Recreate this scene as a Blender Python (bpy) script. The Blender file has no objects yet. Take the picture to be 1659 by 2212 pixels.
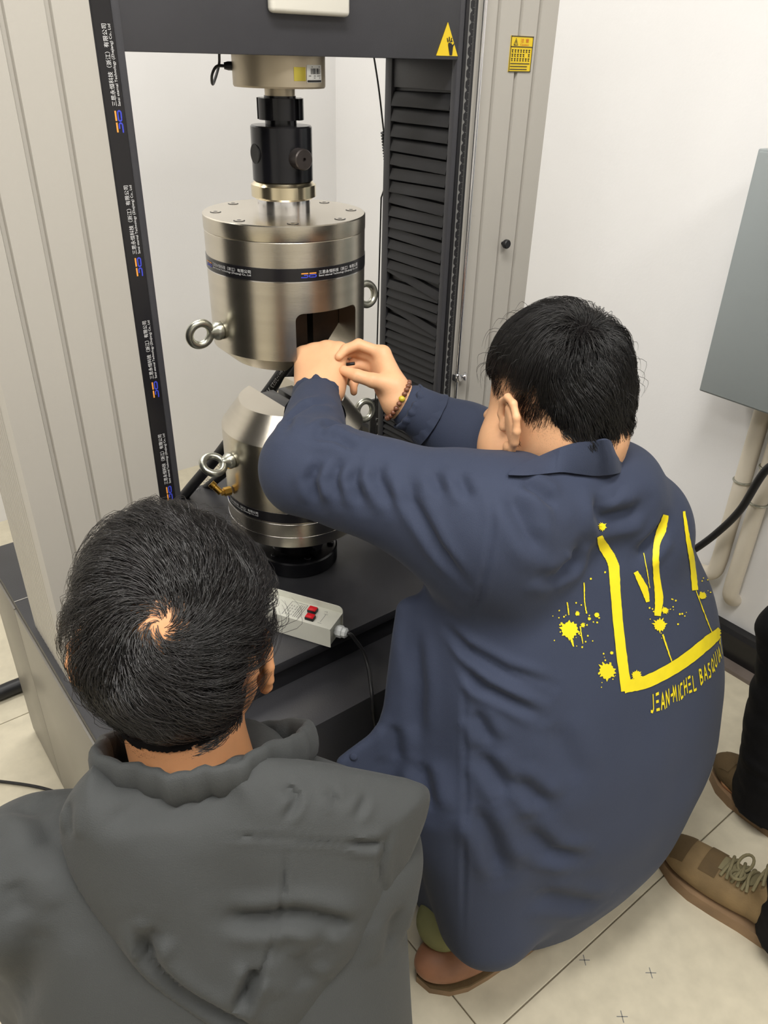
import bpy, bmesh, math, random
import numpy as np
from mathutils import Vector, Matrix
from mathutils.bvhtree import BVHTree
from mathutils.kdtree import KDTree

SC = bpy.context.scene
COL = SC.collection
RNG = random.Random(7)

# ------------------------------------------------------------------ camera
CAM_H = 1.45
F_PX, CX, CY = 1665.0, 829.5, 1106.0
def _axes():
    d = np.array([752.0 - CX, 3920.0 - CY, F_PX]); d /= np.linalg.norm(d)
    x = np.array([3270.0 - CX, 190.0 - CY, F_PX]); x -= d * (x @ d); x /= np.linalg.norm(x)
    return np.stack([x, np.cross(-d, x), -d])
RW = _axes()                                   # world = RW @ (right, down, forward)
CAMP = np.array([0.0, 0.0, CAM_H])
def at(u, v, d):                               # point of the room seen at pixel (u, v), d metres along the lens axis
    return CAMP + RW @ np.array([(u - CX) / F_PX * d, (v - CY) / F_PX * d, d])
def ray(u, v):
    r = RW @ np.array([u - CX, v - CY, F_PX]); return r / np.linalg.norm(r)
cam_data = bpy.data.cameras.new('camera')
cam_data.sensor_fit = 'HORIZONTAL'; cam_data.sensor_width = 36.0
cam_data.lens = F_PX / 1659.0 * 36.0
cam_data.clip_start = 0.05
cam = bpy.data.objects.new('camera', cam_data); COL.objects.link(cam)
_r, _u, _f = RW @ np.array([1., 0, 0]), RW @ np.array([0, -1., 0]), RW @ np.array([0, 0, 1.])
cam.matrix_world = Matrix(((_r[0], _u[0], -_f[0], 0), (_r[1], _u[1], -_f[1], 0), (_r[2], _u[2], -_f[2], CAM_H), (0, 0, 0, 1)))
SC.camera = cam

# ------------------------------------------------------------------ world, lamps, exposure
world = bpy.data.worlds.new('room_world'); SC.world = world; world.use_nodes = True
world.node_tree.nodes['Background'].inputs[0].default_value = (0.9, 0.95, 1.0, 1)
world.node_tree.nodes['Background'].inputs[1].default_value = 0.3
def area(name, loc, sx, sy, power, col=(1, 0.975, 0.94), rot=(0, 0, 0)):
    l = bpy.data.lights.new(name, 'AREA'); l.shape = 'RECTANGLE'; l.size = sx; l.size_y = sy
    l.energy = power; l.color = col
    o = bpy.data.objects.new(name, l); COL.objects.link(o); o.location = loc; o.rotation_euler = rot
    return o
area('ceiling_lamp', (0.1, 0.25, 2.78), 1.2, 0.3, 34)
area('ceiling_lamp', (0.75, -0.9, 2.78), 1.2, 0.6, 30)
area('ceiling_lamp', (-1.2, 0.4, 2.78), 0.6, 1.2, 26)
area('ceiling_lamp', (0.6, 2.0, 2.78), 1.2, 0.6, 30)
SC.view_settings.view_transform = 'Standard'
SC.view_settings.look = 'None'
SC.view_settings.exposure = 0.08
SC.view_settings.gamma = 1.0
SC.view_settings.use_curve_mapping = False

SC.cycles.use_adaptive_sampling = True
SC.cycles.adaptive_threshold = 0.08
SC.cycles.caustics_reflective = False
SC.cycles.caustics_refractive = False

# ------------------------------------------------------------------ materials
def srgb(r, g, b):
    f = lambda c: (c / 255 / 12.92) if c / 255 <= 0.04045 else ((c / 255 + 0.055) / 1.055) ** 2.4
    return (f(r), f(g), f(b), 1)
def mat(name, col, rough=0.5, metal=0.0, noise=0.0, nscale=8.0, bump=0.0, bscale=60.0, spec=0.5, stretch=None, coat=0.0, sheen=0.0, sss=0.0, subcol=None, col2=None, detail=4.0):
    m = bpy.data.materials.new(name); m.use_nodes = True
    nt = m.node_tree; N = nt.nodes; L = nt.links; b = N['Principled BSDF']
    b.inputs['Base Color'].default_value = col; b.inputs['Roughness'].default_value = rough
    b.inputs['Metallic'].default_value = metal; b.inputs['Specular IOR Level'].default_value = spec
    if coat: b.inputs['Coat Weight'].default_value = coat
    if sheen:
        b.inputs['Sheen Weight'].default_value = sheen; b.inputs['Sheen Roughness'].default_value = 0.4
    if sss:
        b.inputs['Subsurface Weight'].default_value = sss; b.inputs['Subsurface Radius'].default_value = (0.012, 0.005, 0.003)
        b.inputs['Subsurface Scale'].default_value = 0.5
    tc = None
    if noise or bump:
        tc = N.new('ShaderNodeTexCoord'); vec = tc.outputs['Object']
        if stretch:
            mp = N.new('ShaderNodeMapping'); mp.inputs['Scale'].default_value = stretch
            L.new(vec, mp.inputs['Vector']); vec = mp.outputs['Vector']
    if noise:
        n = N.new('ShaderNodeTexNoise'); n.inputs['Scale'].default_value = nscale; n.inputs['Detail'].default_value = detail
        L.new(vec, n.inputs['Vector'])
        r = N.new('ShaderNodeValToRGB'); L.new(n.outputs['Fac'], r.inputs['Fac'])
        c = np.array(col[:3]); c2 = np.array((col2 or col)[:3])
        r.color_ramp.elements[0].position = 0.3; r.color_ramp.elements[1].position = 0.7
        r.color_ramp.elements[0].color = (*np.clip(c * (1 - noise), 0, 1), 1)
        r.color_ramp.elements[1].color = (*np.clip(c2 * (1 + noise), 0, 1), 1)
        L.new(r.outputs['Color'], b.inputs['Base Color'])
    if bump:
        n2 = N.new('ShaderNodeTexNoise'); n2.inputs['Scale'].default_value = bscale; n2.inputs['Detail'].default_value = 3
        L.new(vec, n2.inputs['Vector'])
        bp = N.new('ShaderNodeBump'); bp.inputs['Strength'].default_value = bump; bp.inputs['Distance'].default_value = 0.002
        L.new(n2.outputs['Fac'], bp.inputs['Height']); L.new(bp.outputs['Normal'], b.inputs['Normal'])
    return m
M = {}
M['wall'] = mat('wall_paint', srgb(232, 231, 230), 0.75, noise=0.015, nscale=3, bump=0.12, bscale=140, spec=0.3)
M['ceil'] = mat('ceiling_paint', srgb(235, 235, 232), 0.9)
M['grout'] = mat('tile_joint', srgb(120, 110, 92), 0.9)
M['tile'] = mat('floor_tile', srgb(200, 192, 170), 0.3, noise=0.075, nscale=26, bump=0.1, bscale=35, spec=0.4, detail=8)
M['skirt'] = mat('black_skirting', srgb(22, 22, 24), 0.25, noise=0.1, nscale=20)
M['skirtb'] = mat('brown_skirting_foot', srgb(112, 102, 95), 0.35, noise=0.15, nscale=14)
M['charcoal'] = mat('charcoal_powder_coat', srgb(62, 62, 66), 0.42, noise=0.10, nscale=10, bump=0.12, bscale=600, spec=0.4)
M['basetop'] = mat('worn_black_base_plate', srgb(48, 48, 51), 0.38, noise=0.22, nscale=7, bump=0.10, bscale=400, spec=0.45, detail=9)
M['blackpaint'] = mat('black_painted_steel', srgb(30, 30, 33), 0.4, noise=0.08, nscale=12, spec=0.4)
M['panel'] = mat('floor_lit_side_panel', srgb(118, 114, 106), 0.35, noise=0.04, nscale=5)  # dark grey sides; the floor's reflected light is put into this lighter grey
M['alu'] = mat('painted_light_grey_column', srgb(178, 174, 166), 0.45, noise=0.015, nscale=4, bump=0.05, bscale=500)
M['alu_groove'] = mat('column_groove_shadow_grey', srgb(150, 148, 142), 0.5)
M['red'] = mat('red_strip', srgb(205, 20, 40), 0.3)
M['rubber'] = mat('black_rubber', srgb(27, 27, 29), 0.45, noise=0.1, nscale=20, spec=0.4)
M['bellow'] = mat('black_bellows_cloth', srgb(32, 32, 34), 0.5, noise=0.1, nscale=25, spec=0.35)
M['tape'] = mat('black_printed_tape', srgb(24, 23, 26), 0.25, spec=0.5)
M['white_print'] = mat('white_print', srgb(225, 225, 225), 0.5)
M['grey_print'] = mat('grey_print', srgb(120, 120, 118), 0.5)
M['dark_print'] = mat('dark_print', srgb(55, 50, 35), 0.5)
M['orange_print'] = mat('orange_print', srgb(240, 160, 70), 0.5)
M['blue_print'] = mat('blue_print', srgb(60, 70, 190), 0.5)
M['red_print'] = mat('red_print', srgb(200, 80, 30), 0.5)
M['yellow_lab'] = mat('yellow_label', srgb(228, 196, 30), 0.4)
M['steel'] = mat('turned_stainless_steel', srgb(205, 198, 184), 0.27, 1.0, noise=0.05, nscale=6, bump=0.05, bscale=220, stretch=(0.15, 0.15, 12.0))
M['steel_top'] = mat('ground_steel_top', srgb(200, 192, 178), 0.34, 1.0, noise=0.04, nscale=10)
M['chrome'] = mat('polished_chrome', srgb(222, 222, 226), 0.16, 1.0)
M['nickel'] = mat('nickel_ring', srgb(222, 210, 180), 0.22, 1.0)
M['cell'] = mat('champagne_load_cell', srgb(192, 180, 158), 0.45, 0.7, noise=0.06, nscale=9)
M['blacksteel'] = mat('blackened_steel', srgb(28, 28, 32), 0.22, 0.4, noise=0.1, nscale=14, spec=0.6)
M['pinsteel'] = mat('dark_pin_steel', srgb(78, 72, 70), 0.35, 0.7, noise=0.15, nscale=60)
M['zinc'] = mat('zinc_plated_forging', srgb(172, 172, 160), 0.3, 0.9, noise=0.15, nscale=40, bump=0.25, bscale=90)
M['dark_in'] = mat('dark_jaw_steel', srgb(60, 55, 50), 0.4, 0.7, noise=0.2, nscale=30)
M['brass'] = mat('brass_fitting', srgb(190, 150, 70), 0.3, 1.0)
M['plate_white'] = mat('off_white_cover', srgb(222, 219, 208), 0.4)
M['ctrl'] = mat('white_enamel_case', srgb(226, 226, 214), 0.35, noise=0.03, nscale=30)
M['btn_red'] = mat('red_push_button', srgb(225, 15, 35), 0.3)
M['nylon'] = mat('white_nylon', srgb(232, 236, 236), 0.3)
M['cab'] = mat('grey_enamel_cabinet', srgb(150, 157, 158), 0.4, noise=0.02, nscale=5)
M['pvc'] = mat('cream_pvc_pipe', srgb(214, 205, 188), 0.45, noise=0.05, nscale=8)
M['gold'] = mat('gold_foil_sticker', srgb(205, 190, 80), 0.25, 0.6)
M['whiteplastic'] = mat('white_plastic', srgb(225, 225, 222), 0.4)

# ------------------------------------------------------------------ mesh helpers
def tag(o, label=None, cat=None, group=None, kind=None):
    if label: o['label'] = label
    if cat: o['category'] = cat
    if group: o['group'] = group
    if kind: o['kind'] = kind
    return o
def empty(name, loc, label=None, cat=None, group=None):
    o = bpy.data.objects.new(name, None); COL.objects.link(o); o.location = loc
    o.empty_display_size = 0.05
    return tag(o, label, cat, group)
def link(name, me, m, parent=None, smooth=None):
    if m is not None and not me.materials: me.materials.append(m)
    if smooth is not None:
        me.polygons.foreach_set('use_smooth', [True] * len(me.polygons))
        if smooth < 180: me.set_sharp_from_angle(angle=math.radians(smooth))
    o = bpy.data.objects.new(name, me); COL.objects.link(o)
    if parent is not None:
        o.parent = parent
        p, off = parent, Vector((0, 0, 0))
        while p is not None: off += p.location; p = p.parent
        o.location = -off                       # mesh coordinates are world coordinates
    return o
def mesh(name, verts, faces, m, parent=None, smooth=None):
    me = bpy.data.meshes.new(name)
    me.from_pydata([tuple(map(float, v)) for v in verts], [], [tuple(map(int, f)) for f in faces]); me.update()
    return link(name, me, m, parent, smooth)
def bm_obj(name, bm, m, parent=None, smooth=None):
    bmesh.ops.recalc_face_normals(bm, faces=bm.faces)
    me = bpy.data.meshes.new(name); bm.to_mesh(me); bm.free()
    return link(name, me, m, parent, smooth)
def box(name, lo, hi, m, parent=None, bevel=0.0, seg=2, mtx=None):
    bm = bmesh.new(); bmesh.ops.create_cube(bm, size=1)
    lo, hi = np.array(lo, float), np.array(hi, float)
    for v in bm.verts: v.co = Vector(lo + (np.array(v.co) + 0.5) * (hi - lo))
    if bevel: bmesh.ops.bevel(bm, geom=bm.edges[:], offset=bevel, segments=seg, affect='EDGES', profile=0.5)
    if mtx is not None: bmesh.ops.transform(bm, matrix=mtx, verts=bm.verts)
    return bm_obj(name, bm, m, parent, 35 if bevel else None)
def frame_of(axis):
    a = Vector(axis).normalized(); h = Vector((0, 0, 1)) if abs(a.z) < 0.9 else Vector((1, 0, 0))
    u = h.cross(a).normalized(); return u, a.cross(u), a
def lathe(name, prof, base, m, parent=None, axis=(0, 0, 1), seg=72, ang=32):
    u, w, a = frame_of(axis); b = Vector(base); V = []; Fc = []
    n = len(prof)
    for r, z in prof:
        for k in range(seg):
            t = 2 * math.pi * k / seg
            V.append(b + a * z + (u * math.cos(t) + w * math.sin(t)) * max(r, 1e-5))
    for i in range(n - 1):
        for k in range(seg):
            k2 = (k + 1) % seg
            Fc.append((i * seg + k, i * seg + k2, (i + 1) * seg + k2, (i + 1) * seg + k))
    Fc.append(tuple(range(seg))[::-1]); Fc.append(tuple((n - 1) * seg + k for k in range(seg)))
    o = mesh(name, V, Fc, m, parent, ang)
    bm = bmesh.new(); bm.from_mesh(o.data); bmesh.ops.recalc_face_normals(bm, faces=bm.faces); bm.to_mesh(o.data); bm.free()
    return o
def smooth_path(pts, n=8):
    P = [np.array(p, float) for p in pts]; P = [2 * P[0] - P[1]] + P + [2 * P[-1] - P[-2]]; out = []
    for i in range(1, len(P) - 2):
        for k in range(n):
            t = k / n; a, b, c, d = P[i - 1], P[i], P[i + 1], P[i + 2]
            out.append(0.5 * (2 * b + (c - a) * t + (2 * a - 5 * b + 4 * c - d) * t * t + (3 * b - a - 3 * c + d) * t ** 3))
    out.append(P[-2]); return out
def tube_data(pts, rad, seg=12, closed=False):
    P = [Vector(p) for p in pts]; n = len(P); V = []; Fc = []
    rads = rad if hasattr(rad, '__len__') else [rad] * n
    up = None
    for i in range(n):
        t = (P[(i + 1) % n] - P[i - 1]) if closed else (P[min(i + 1, n - 1)] - P[max(i - 1, 0)])
        t.normalize()
        if up is None: up = frame_of(t)[0]
        up = (up - t * up.dot(t)).normalized(); w = t.cross(up)
        for k in range(seg):
            a = 2 * math.pi * k / seg
            V.append(P[i] + (up * math.cos(a) + w * math.sin(a)) * rads[i])
    for i in range(n if closed else n - 1):
        j = (i + 1) % n
        for k in range(seg):
            k2 = (k + 1) % seg
            Fc.append((i * seg + k, i * seg + k2, j * seg + k2, j * seg + k))
    if not closed:
        Fc.append(tuple(range(seg))[::-1]); Fc.append(tuple((n - 1) * seg + k for k in range(seg)))
    return V, Fc
def tube(name, pts, rad, m, parent=None, seg=12, closed=False, ang=40):
    V, Fc = tube_data(pts, rad, seg, closed)
    return mesh(name, V, Fc, m, parent, ang)
def prism(name, poly, fn, h0, h1, m, parent=None, ang=None):
    n = len(poly)
    V = [fn(x, y, h0) for x, y in poly] + [fn(x, y, h1) for x, y in poly]
    bm = bmesh.new(); bv = [bm.verts.new(v) for v in V]
    for i in range(n):
        j = (i + 1) % n; bm.faces.new((bv[i], bv[j], bv[n + j], bv[n + i]))
    bm.faces.new(bv[:n][::-1]); bm.faces.new(bv[n:])
    return bm_obj(name, bm, m, parent, ang)
def boolean(o, cutter, op='DIFFERENCE'):
    md = o.modifiers.new('cut', 'BOOLEAN'); md.object = cutter; md.operation = op; md.solver = 'EXACT'
    dg = bpy.context.evaluated_depsgraph_get(); dg.update()
    me = bpy.data.meshes.new_from_object(o.evaluated_get(dg))
    o.modifiers.clear(); o.data = me
    bpy.data.objects.remove(cutter)
    me.polygons.foreach_set('use_smooth', [True] * len(me.polygons)); me.set_sharp_from_angle(angle=math.radians(30))
    return o
_text_cache = {}
def text_geo(body, spacing=1.0):
    key = (body, spacing)
    if key not in _text_cache:
        cu = bpy.data.curves.new('t', 'FONT'); cu.body = body; cu.size = 1.0; cu.resolution_u = 2; cu.space_character = spacing
        o = bpy.data.objects.new('t', cu); COL.objects.link(o)
        dg = bpy.context.evaluated_depsgraph_get()
        me = bpy.data.meshes.new_from_object(o.evaluated_get(dg))
        V = np.array([v.co[:2] for v in me.vertices]); Fc = [tuple(p.vertices) for p in me.polygons]
        bpy.data.objects.remove(o); bpy.data.curves.remove(cu); bpy.data.meshes.remove(me)
        V = V - V.min(0); _text_cache[key] = (V, Fc)
    return _text_cache[key]
def lettering(name, lines, fn, m, parent):
    """lines: (text, x, y, width, height); fn maps flat print coordinates to the surface"""
    V, Fc = [], []
    for body, x, y, w, h in lines:
        tv, tf = text_geo(body); s = tv.max(0)
        off = len(V)
        V += [fn(x + a / s[0] * w, y + b / s[1] * h) for a, b in tv]
        Fc += [tuple(i + off for i in f) for f in tf]
    return mesh(name, V, Fc, m, parent)
def strokes_geo(strokes, w, fn):
    V, Fc = [], []
    for pts in strokes:
        P = [np.array(p, float) for p in pts]; n = len(P); off = len(V)
        for i in range(n):
            t = P[min(i + 1, n - 1)] - P[max(i - 1, 0)]; t /= max(np.linalg.norm(t), 1e-9)
            q = np.array([-t[1], t[0]]) * w / 2
            V.append(fn(*(P[i] + q))); V.append(fn(*(P[i] - q)))
        for i in range(n - 1): Fc.append((off + 2 * i, off + 2 * i + 1, off + 2 * i + 3, off + 2 * i + 2))
    return V, Fc
def arc2(cx, cy, r, a0, a1, n=8):
    return [(cx + r * math.cos(math.radians(a0 + (a1 - a0) * k / n)), cy + r * math.sin(math.radians(a0 + (a1 - a0) * k / n))) for k in range(n + 1)]

# ------------------------------------------------------------------ room
T = 0.623
floor = box('floor', (-3.2, -2.6, -0.06), (1.84, 2.66, -0.004), M['grout']); tag(floor, kind='structure')
tile_me = None
for i in range(-7, 3):
    for j in range(-5, 4):
        x0, y0 = 0.585 + T * i, 0.406 + T * j
        x1, y1 = min(x0 + T, 1.84), min(y0 + T, 2.66)
        x0, y0 = max(x0, -3.2), max(y0, -2.6)
        if x1 - x0 < 0.03 or y1 - y0 < 0.03: continue
        box('tile', (x0 + 0.0012, y0 + 0.0012, -0.02), (x1 - 0.0012, y1 - 0.0012, 0.0), M['tile'], floor, bevel=0.001, seg=1)
for (mx, my) in ((0.905, 0.302), (0.800, 0.287), (0.825, 0.392)):      # pencil crosses on the tiles
    V, Fc = [], []
    for ax_, ay_ in ((0.010, 0.0008), (0.0008, 0.010)):
        o_ = len(V); V += [(mx + .79 * a_ + .61 * b_, my - .61 * a_ + .79 * b_, .0004) for a_, b_ in ((-ax_, -ay_), (ax_, -ay_), (ax_, ay_), (-ax_, ay_))]; Fc.append((o_, o_ + 1, o_ + 2, o_ + 3))
    mesh('pencil_mark', V, Fc, M['grey_print'], floor)
tag(box('wall_back', (-3.2, 2.65, 0), (1.84, 2.75, 2.9), M['wall']), kind='structure')
wr = tag(box('wall_right', (1.84, -2.6, 0), (1.94, 2.75, 2.9), M['wall']), kind='structure')
tag(box('wall_left', (-3.3, -2.6, 0), (-3.2, 2.75, 2.9), M['wall']), kind='structure')
tag(box('wall_rear', (-3.3, -2.7, 0), (1.94, -2.6, 2.9), M['wall']), kind='structure')
tag(box('ceiling', (-3.3, -2.7, 2.9), (1.94, 2.75, 3.0), M['ceil']), kind='structure')
bb = tag(prism('baseboard_right', [(1.84, 0.0), (1.806, 0.0), (1.806, 0.092), (1.815, 0.104), (1.84, 0.106)], lambda x, z, y: (x, y, z), -2.6, 2.65, M['skirt']), kind='structure')
tag(prism('trim_1', [(1.806, 0.0), (1.772, 0.0), (1.772, 0.012), (1.806, 0.016)], lambda x, z, y: (x, y, z), -2.6, 2.65, M['skirtb']), kind='structure')

# ------------------------------------------------------------------ testing machine
XC, YC, HB = 0.711, 1.176, 0.53
tm = empty('testing_machine', (XC, YC, 0), 'tall universal testing machine with two light grey columns and dark crosshead on black base', 'machine')
bx0, bx1 = 0.185, 1.237
body = box('base_body', (bx0 + 0.004, 0.915, 0.0), (bx1 - 0.004, 1.575, 0.512), M['blackpaint'], tm, 0.002)
box('base_top_plate', (bx0, 0.909, 0.510), (bx1, 1.58, HB), M['basetop'], tm, 0.0015)
box('front_ledge', (bx0 + 0.002, 0.80, 0.0), (bx1 - 0.002, 0.917, 0.468), M['basetop'], tm, 0.002)
box('side_panel', (bx0 - 0.004, 0.802, 0.012), (bx0 + 0.004, 0.912, 0.466), M['panel'], tm, 0.001)
box('side_panel', (bx0 - 0.004, 0.9125, 0.012), (bx0 + 0.004, 1.36, 0.513), M['panel'], tm, 0.001)
box('side_panel', (bx0 - 0.004, 1.363, 0.012), (bx0 + 0.004, 1.578, 0.513), M['panel'], tm, 0.001)
box('plate_seam', (bx0, 1.3595, 0.5295), (0.21, 1.361, 0.5306), M['alu'], tm)
CY0, CY1, CTOP = 1.077, 1.267, 2.15
def mirx(s, x): return x if s < 0 else 2 * XC - x
for s in (-1, 1):
    pr = [(0.195, CY0 + 0.006), (0.201, CY0)]
    for gx in (0.247, 0.293, 0.346):            # grooves of the extruded front face
        pr += [(gx - 0.0045, CY0), (gx - 0.0025, CY0 + 0.006), (gx + 0.0025, CY0 + 0.006), (gx + 0.004, CY0)]
    pr += [(0.394, CY0), (0.394, CY0 + 0.012), (0.418, CY0 + 0.012), (0.418, CY1), (0.2, CY1), (0.195, CY1 - 0.005)]
    ys = CY1 - 0.012
    while ys > CY0 + 0.014:                     # fine ribs and the red channel of the outer face
        w = 0.004
        if 1.176 < ys < 1.187:
            pr += [(0.195, ys), (0.201, ys), (0.201, ys - 0.009), (0.195, ys - 0.009)]; ys -= 0.015
        else:
            pr += [(0.195, ys), (0.1972, ys - 0.001), (0.1972, ys - 0.003), (0.195, ys - w)]; ys -= 0.0135
    pr = [(mirx(s, x), y) for x, y in pr]
    col = prism('column', pr, lambda x, y, z: (x, y, z), HB, CTOP, M['alu'], tm)
    tag(col, 'light grey extruded column with vertical grooves')
    red = box('red_strip', (min(mirx(s, .1965), mirx(s, .2)), 1.1735, HB + .004), (max(mirx(s, .1965), mirx(s, .2)), 1.1815, CTOP - .01), M['red'], col)
    a, b = sorted((mirx(s, 0.394), mirx(s, 0.420)))
    box('cover_strip', (a, CY0 - 0.0005, HB), (b, CY0 + 0.011, CTOP), M['blackpaint'], col, 0.001)
    # inner guide face with rails and pleated bellows
    a, b = sorted((mirx(s, 0.418), mirx(s, 0.4205)))
    box('inner_plate', (a, CY0 + 0.012, HB), (b, CY1, CTOP), M['blackpaint'], col)
    a, b = sorted((mirx(s, 0.4205), mirx(s, 0.431)))
    box('guide_rail', (a, CY1 - 0.017, HB), (b, CY1 + 0.002, CTOP), M['charcoal'], col, 0.001)
    box('guide_rail', (a, CY0 + 0.001, HB), (b, CY0 + 0.013, CTOP), M['charcoal'], col, 0.001)
    # pleats
    z = 1.398; k = 0; rr = random.Random(3)
    a, b = sorted((mirx(s, 0.4205), mirx(s, 0.4275)))
    box('bellows_head', (a, CY0 + 0.014, 1.402), (b, CY1 - 0.018, 1.45), M['charcoal'], col, 0.001)
    while z > 0.615:
        p = 0.0265 - 0.0145 * min(1, (1.398 - z) / 0.6)
        tl = rr.uniform(-0.002, 0.002) + (0.012 if k in (14, 18) else 0)
        q = []
        for yy, dz in ((CY0 + 0.014, -tl), (CY1 - 0.018, tl)):
            for xx, zz in ((0.4205, z), (0.4265, z - p * 0.12), (0.4285, z - p * 0.45), (0.4315, z - p * 0.90), (0.4315, z - p * 0.95), (0.4205, z - p * 0.80)):
                q.append((mirx(s, xx), yy, zz + dz))
        fc = [(i, (i + 1) % 6, 6 + (i + 1) % 6, 6 + i) for i in range(6)] + [tuple(range(6))[::-1], tuple(range(6, 12))]
        o = mesh('bellows_pleat', q, fc, M['bellow'], col, 50)
        bm = bmesh.new(); bm.from_mesh(o.data); bmesh.ops.recalc_face_normals(bm, faces=bm.faces); bm.to_mesh(o.data); bm.free()
        z -= p; k += 1
    a, b = sorted((mirx(s, 0.4205), mirx(s, 0.4285)))
    box('bellows_foot', (a, CY0 + 0.014, HB), (b, CY1 - 0.018, 0.605), M['blackpaint'], col, 0.001)
box('top_beam', (0.19, 1.05, CTOP), (1.232, 1.29, CTOP + 0.14), M['charcoal'], tm, 0.003)

# crosshead
ch = box('crosshead', (0.4215, CY0 + 0.0015, 1.447), (1.0005, 1.275, 1.80), M['charcoal'], tm, 0.0015)
box('front_cover', (0.6365, 1.064, 1.4965), (0.7665, CY0 + 0.002, 1.66), M['plate_white'], ch, 0.006, 3)
yl = CY0 + 0.0005
mesh('warning_triangle', [(0.9445, yl, 1.4525), (0.9905, yl, 1.4525), (0.9655, yl, 1.498), (0.9445, yl + .001, 1.4525), (0.9905, yl + .001, 1.4525), (0.9655, yl + .001, 1.498)],
     [(0, 1, 2), (5, 4, 3), (0, 3, 4, 1), (1, 4, 5, 2), (2, 5, 3, 0)], M['yellow_lab'], ch)
hx, hz = 0.9445, 1.4525
hand = [[(.60, .02), (.72, .02), (.74, .28), (.78, .33), (.80, .40), (.74, .36), (.70, .33), (.66, .38), (.52, .40), (.50, .34)],
        [(.47, .41), (.43, .53), (.46, .54), (.52, .42)], [(.53, .43), (.52, .57), (.56, .57), (.58, .44)], [(.60, .44), (.64, .55), (.68, .54), (.64, .43)], [(.55, .415), (.68, .47), (.72, .44), (.6, .405)]]
V, Fc = [], []
for pg in hand:
    Fc.append(tuple(range(len(V), len(V) + len(pg)))); V += [(hx + .046 * x, yl - 0.0006, hz + .046 * z) for x, z in pg]
mesh('hand_symbol', V, Fc, M['blackpaint'], ch)

# ruler on the right cover strip, limit rod with clamps
rc = [o for o in bpy.data.objects if o.name.startswith('column')][-1]
rx0 = mirx(1, 0.418)
box('ruler_edge', (rx0 + .0045, CY0 - .0012, HB), (rx0 + .0062, CY0 + .0005, CTOP), M['grey_print'], rc)
V, Fc = [], []
z = 0.60; n = 0
while z < 1.6:
    L0 = 0.006 if n % 5 == 0 else 0.0035
    for (xa, xb, h) in ((rx0 + .0185 - L0, rx0 + .0185, .0006),):
        Fc.append(tuple(range(len(V), len(V) + 4))); V += [(xa, CY0 - .0011, z), (xb, CY0 - .0011, z), (xb, CY0 - .0011, z + h), (xa, CY0 - .0011, z + h)]
    if n % 8 == 0:
        Fc.append(tuple(range(len(V), len(V) + 3))); V += [(rx0 + .0064, CY0 - .0011, z), (rx0 + .0105, CY0 - .0011, z + .004), (rx0 + .0064, CY0 - .0011, z + .008)]
    z += 0.002; n += 1
tag(mesh('ruler_ticks', V, Fc, M['grey_print'], rc), kind='stuff')
rodx = mirx(1, 0.3885)
lathe('limit_rod', [(0.0035, 0), (0.0035, 1.5)], (rodx, CY0 - 0.010, HB + 0.03), M['chrome'], tm, seg=16)
cl = box('rod_clamp', (rodx - .008, CY0 - 0.018, .888), (rodx + .008, CY0 - .003, .903), M['chrome'], tm, 0.003)
lathe('clamp_screw', [(0.006, 0), (0.009, 0.002), (0.009, 0.006), (0.004, 0.007)], (rodx + .016, CY0 - 0.012, .8945), M['chrome'], cl, axis=(0.55, -0.8, 0.1), seg=20)
lathe('screw_stem', [(0.003, 0), (0.003, 0.018)], (rodx + .004, CY0 - 0.010, .8945), M['chrome'], cl, axis=(1, -0.1, 0), seg=12)
kn = lathe('column_knob', [(0.003, 0), (0.003, 0.006), (0.0075, 0.007), (0.0085, 0.009), (0.0085, 0.014), (0.007, 0.016)], (1.137, CY0, 1.144), M['rubber'], tm, axis=(0, -1, 0), seg=20)
# caution label on the right column
lb = box('caution_label', (1.109, CY0 - 0.001, 1.4315), (1.164, CY0 + .0005, 1.485), M['yellow_lab'], tm)
LX, LZ, LW, LH = 1.109, 1.4315, 0.055, 0.0535
lf = lambda x, y: (LX + x * LW, CY0 - 0.0016, LZ + y * LH)
V, Fc = strokes_geo([[(0, .01), (1, .01)], [(0, .985), (1, .985)], [(.015, 0), (.015, 1)], [(.985, 0), (.985, 1)], [(0, .70), (1, .70)], [(.14, .745), (.22, .93), (.31, .745), (.14, .745)], [(.225, .77), (.225, .87)],
                     [(.05, .235), (.92, .235)], [(.05, .155), (.82, .155)], [(.05, .075), (.82, .075)]], 0.026, lf)
mesh('label_lines', V, Fc, M['dark_print'], lb)
ms = []
for row, yy in enumerate((.585, .465, .345)):
    for k in range(7):
        if (row, k) == (1, 5): continue
        x0 = .07 + .125 * k
        ms += [[(x0, yy + .03), (x0 + .075, yy + .03)], [(x0 + .01, yy - .03), (x0 + .07, yy - .03)], [(x0 + .02 + .012 * ((k * 5 + row * 3) % 4), yy - .035), (x0 + .035, yy + .035)]]
V, Fc = strokes_geo(ms, 0.024, lf)
mesh('label_text', V, Fc, M['dark_print'], lb)
lettering('label_heading', [('\u6ce8 \u610f', .42, .82, .38, .11), ('Caution', .42, .735, .38, .06)], lf, M['red_print'], lb)

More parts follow.
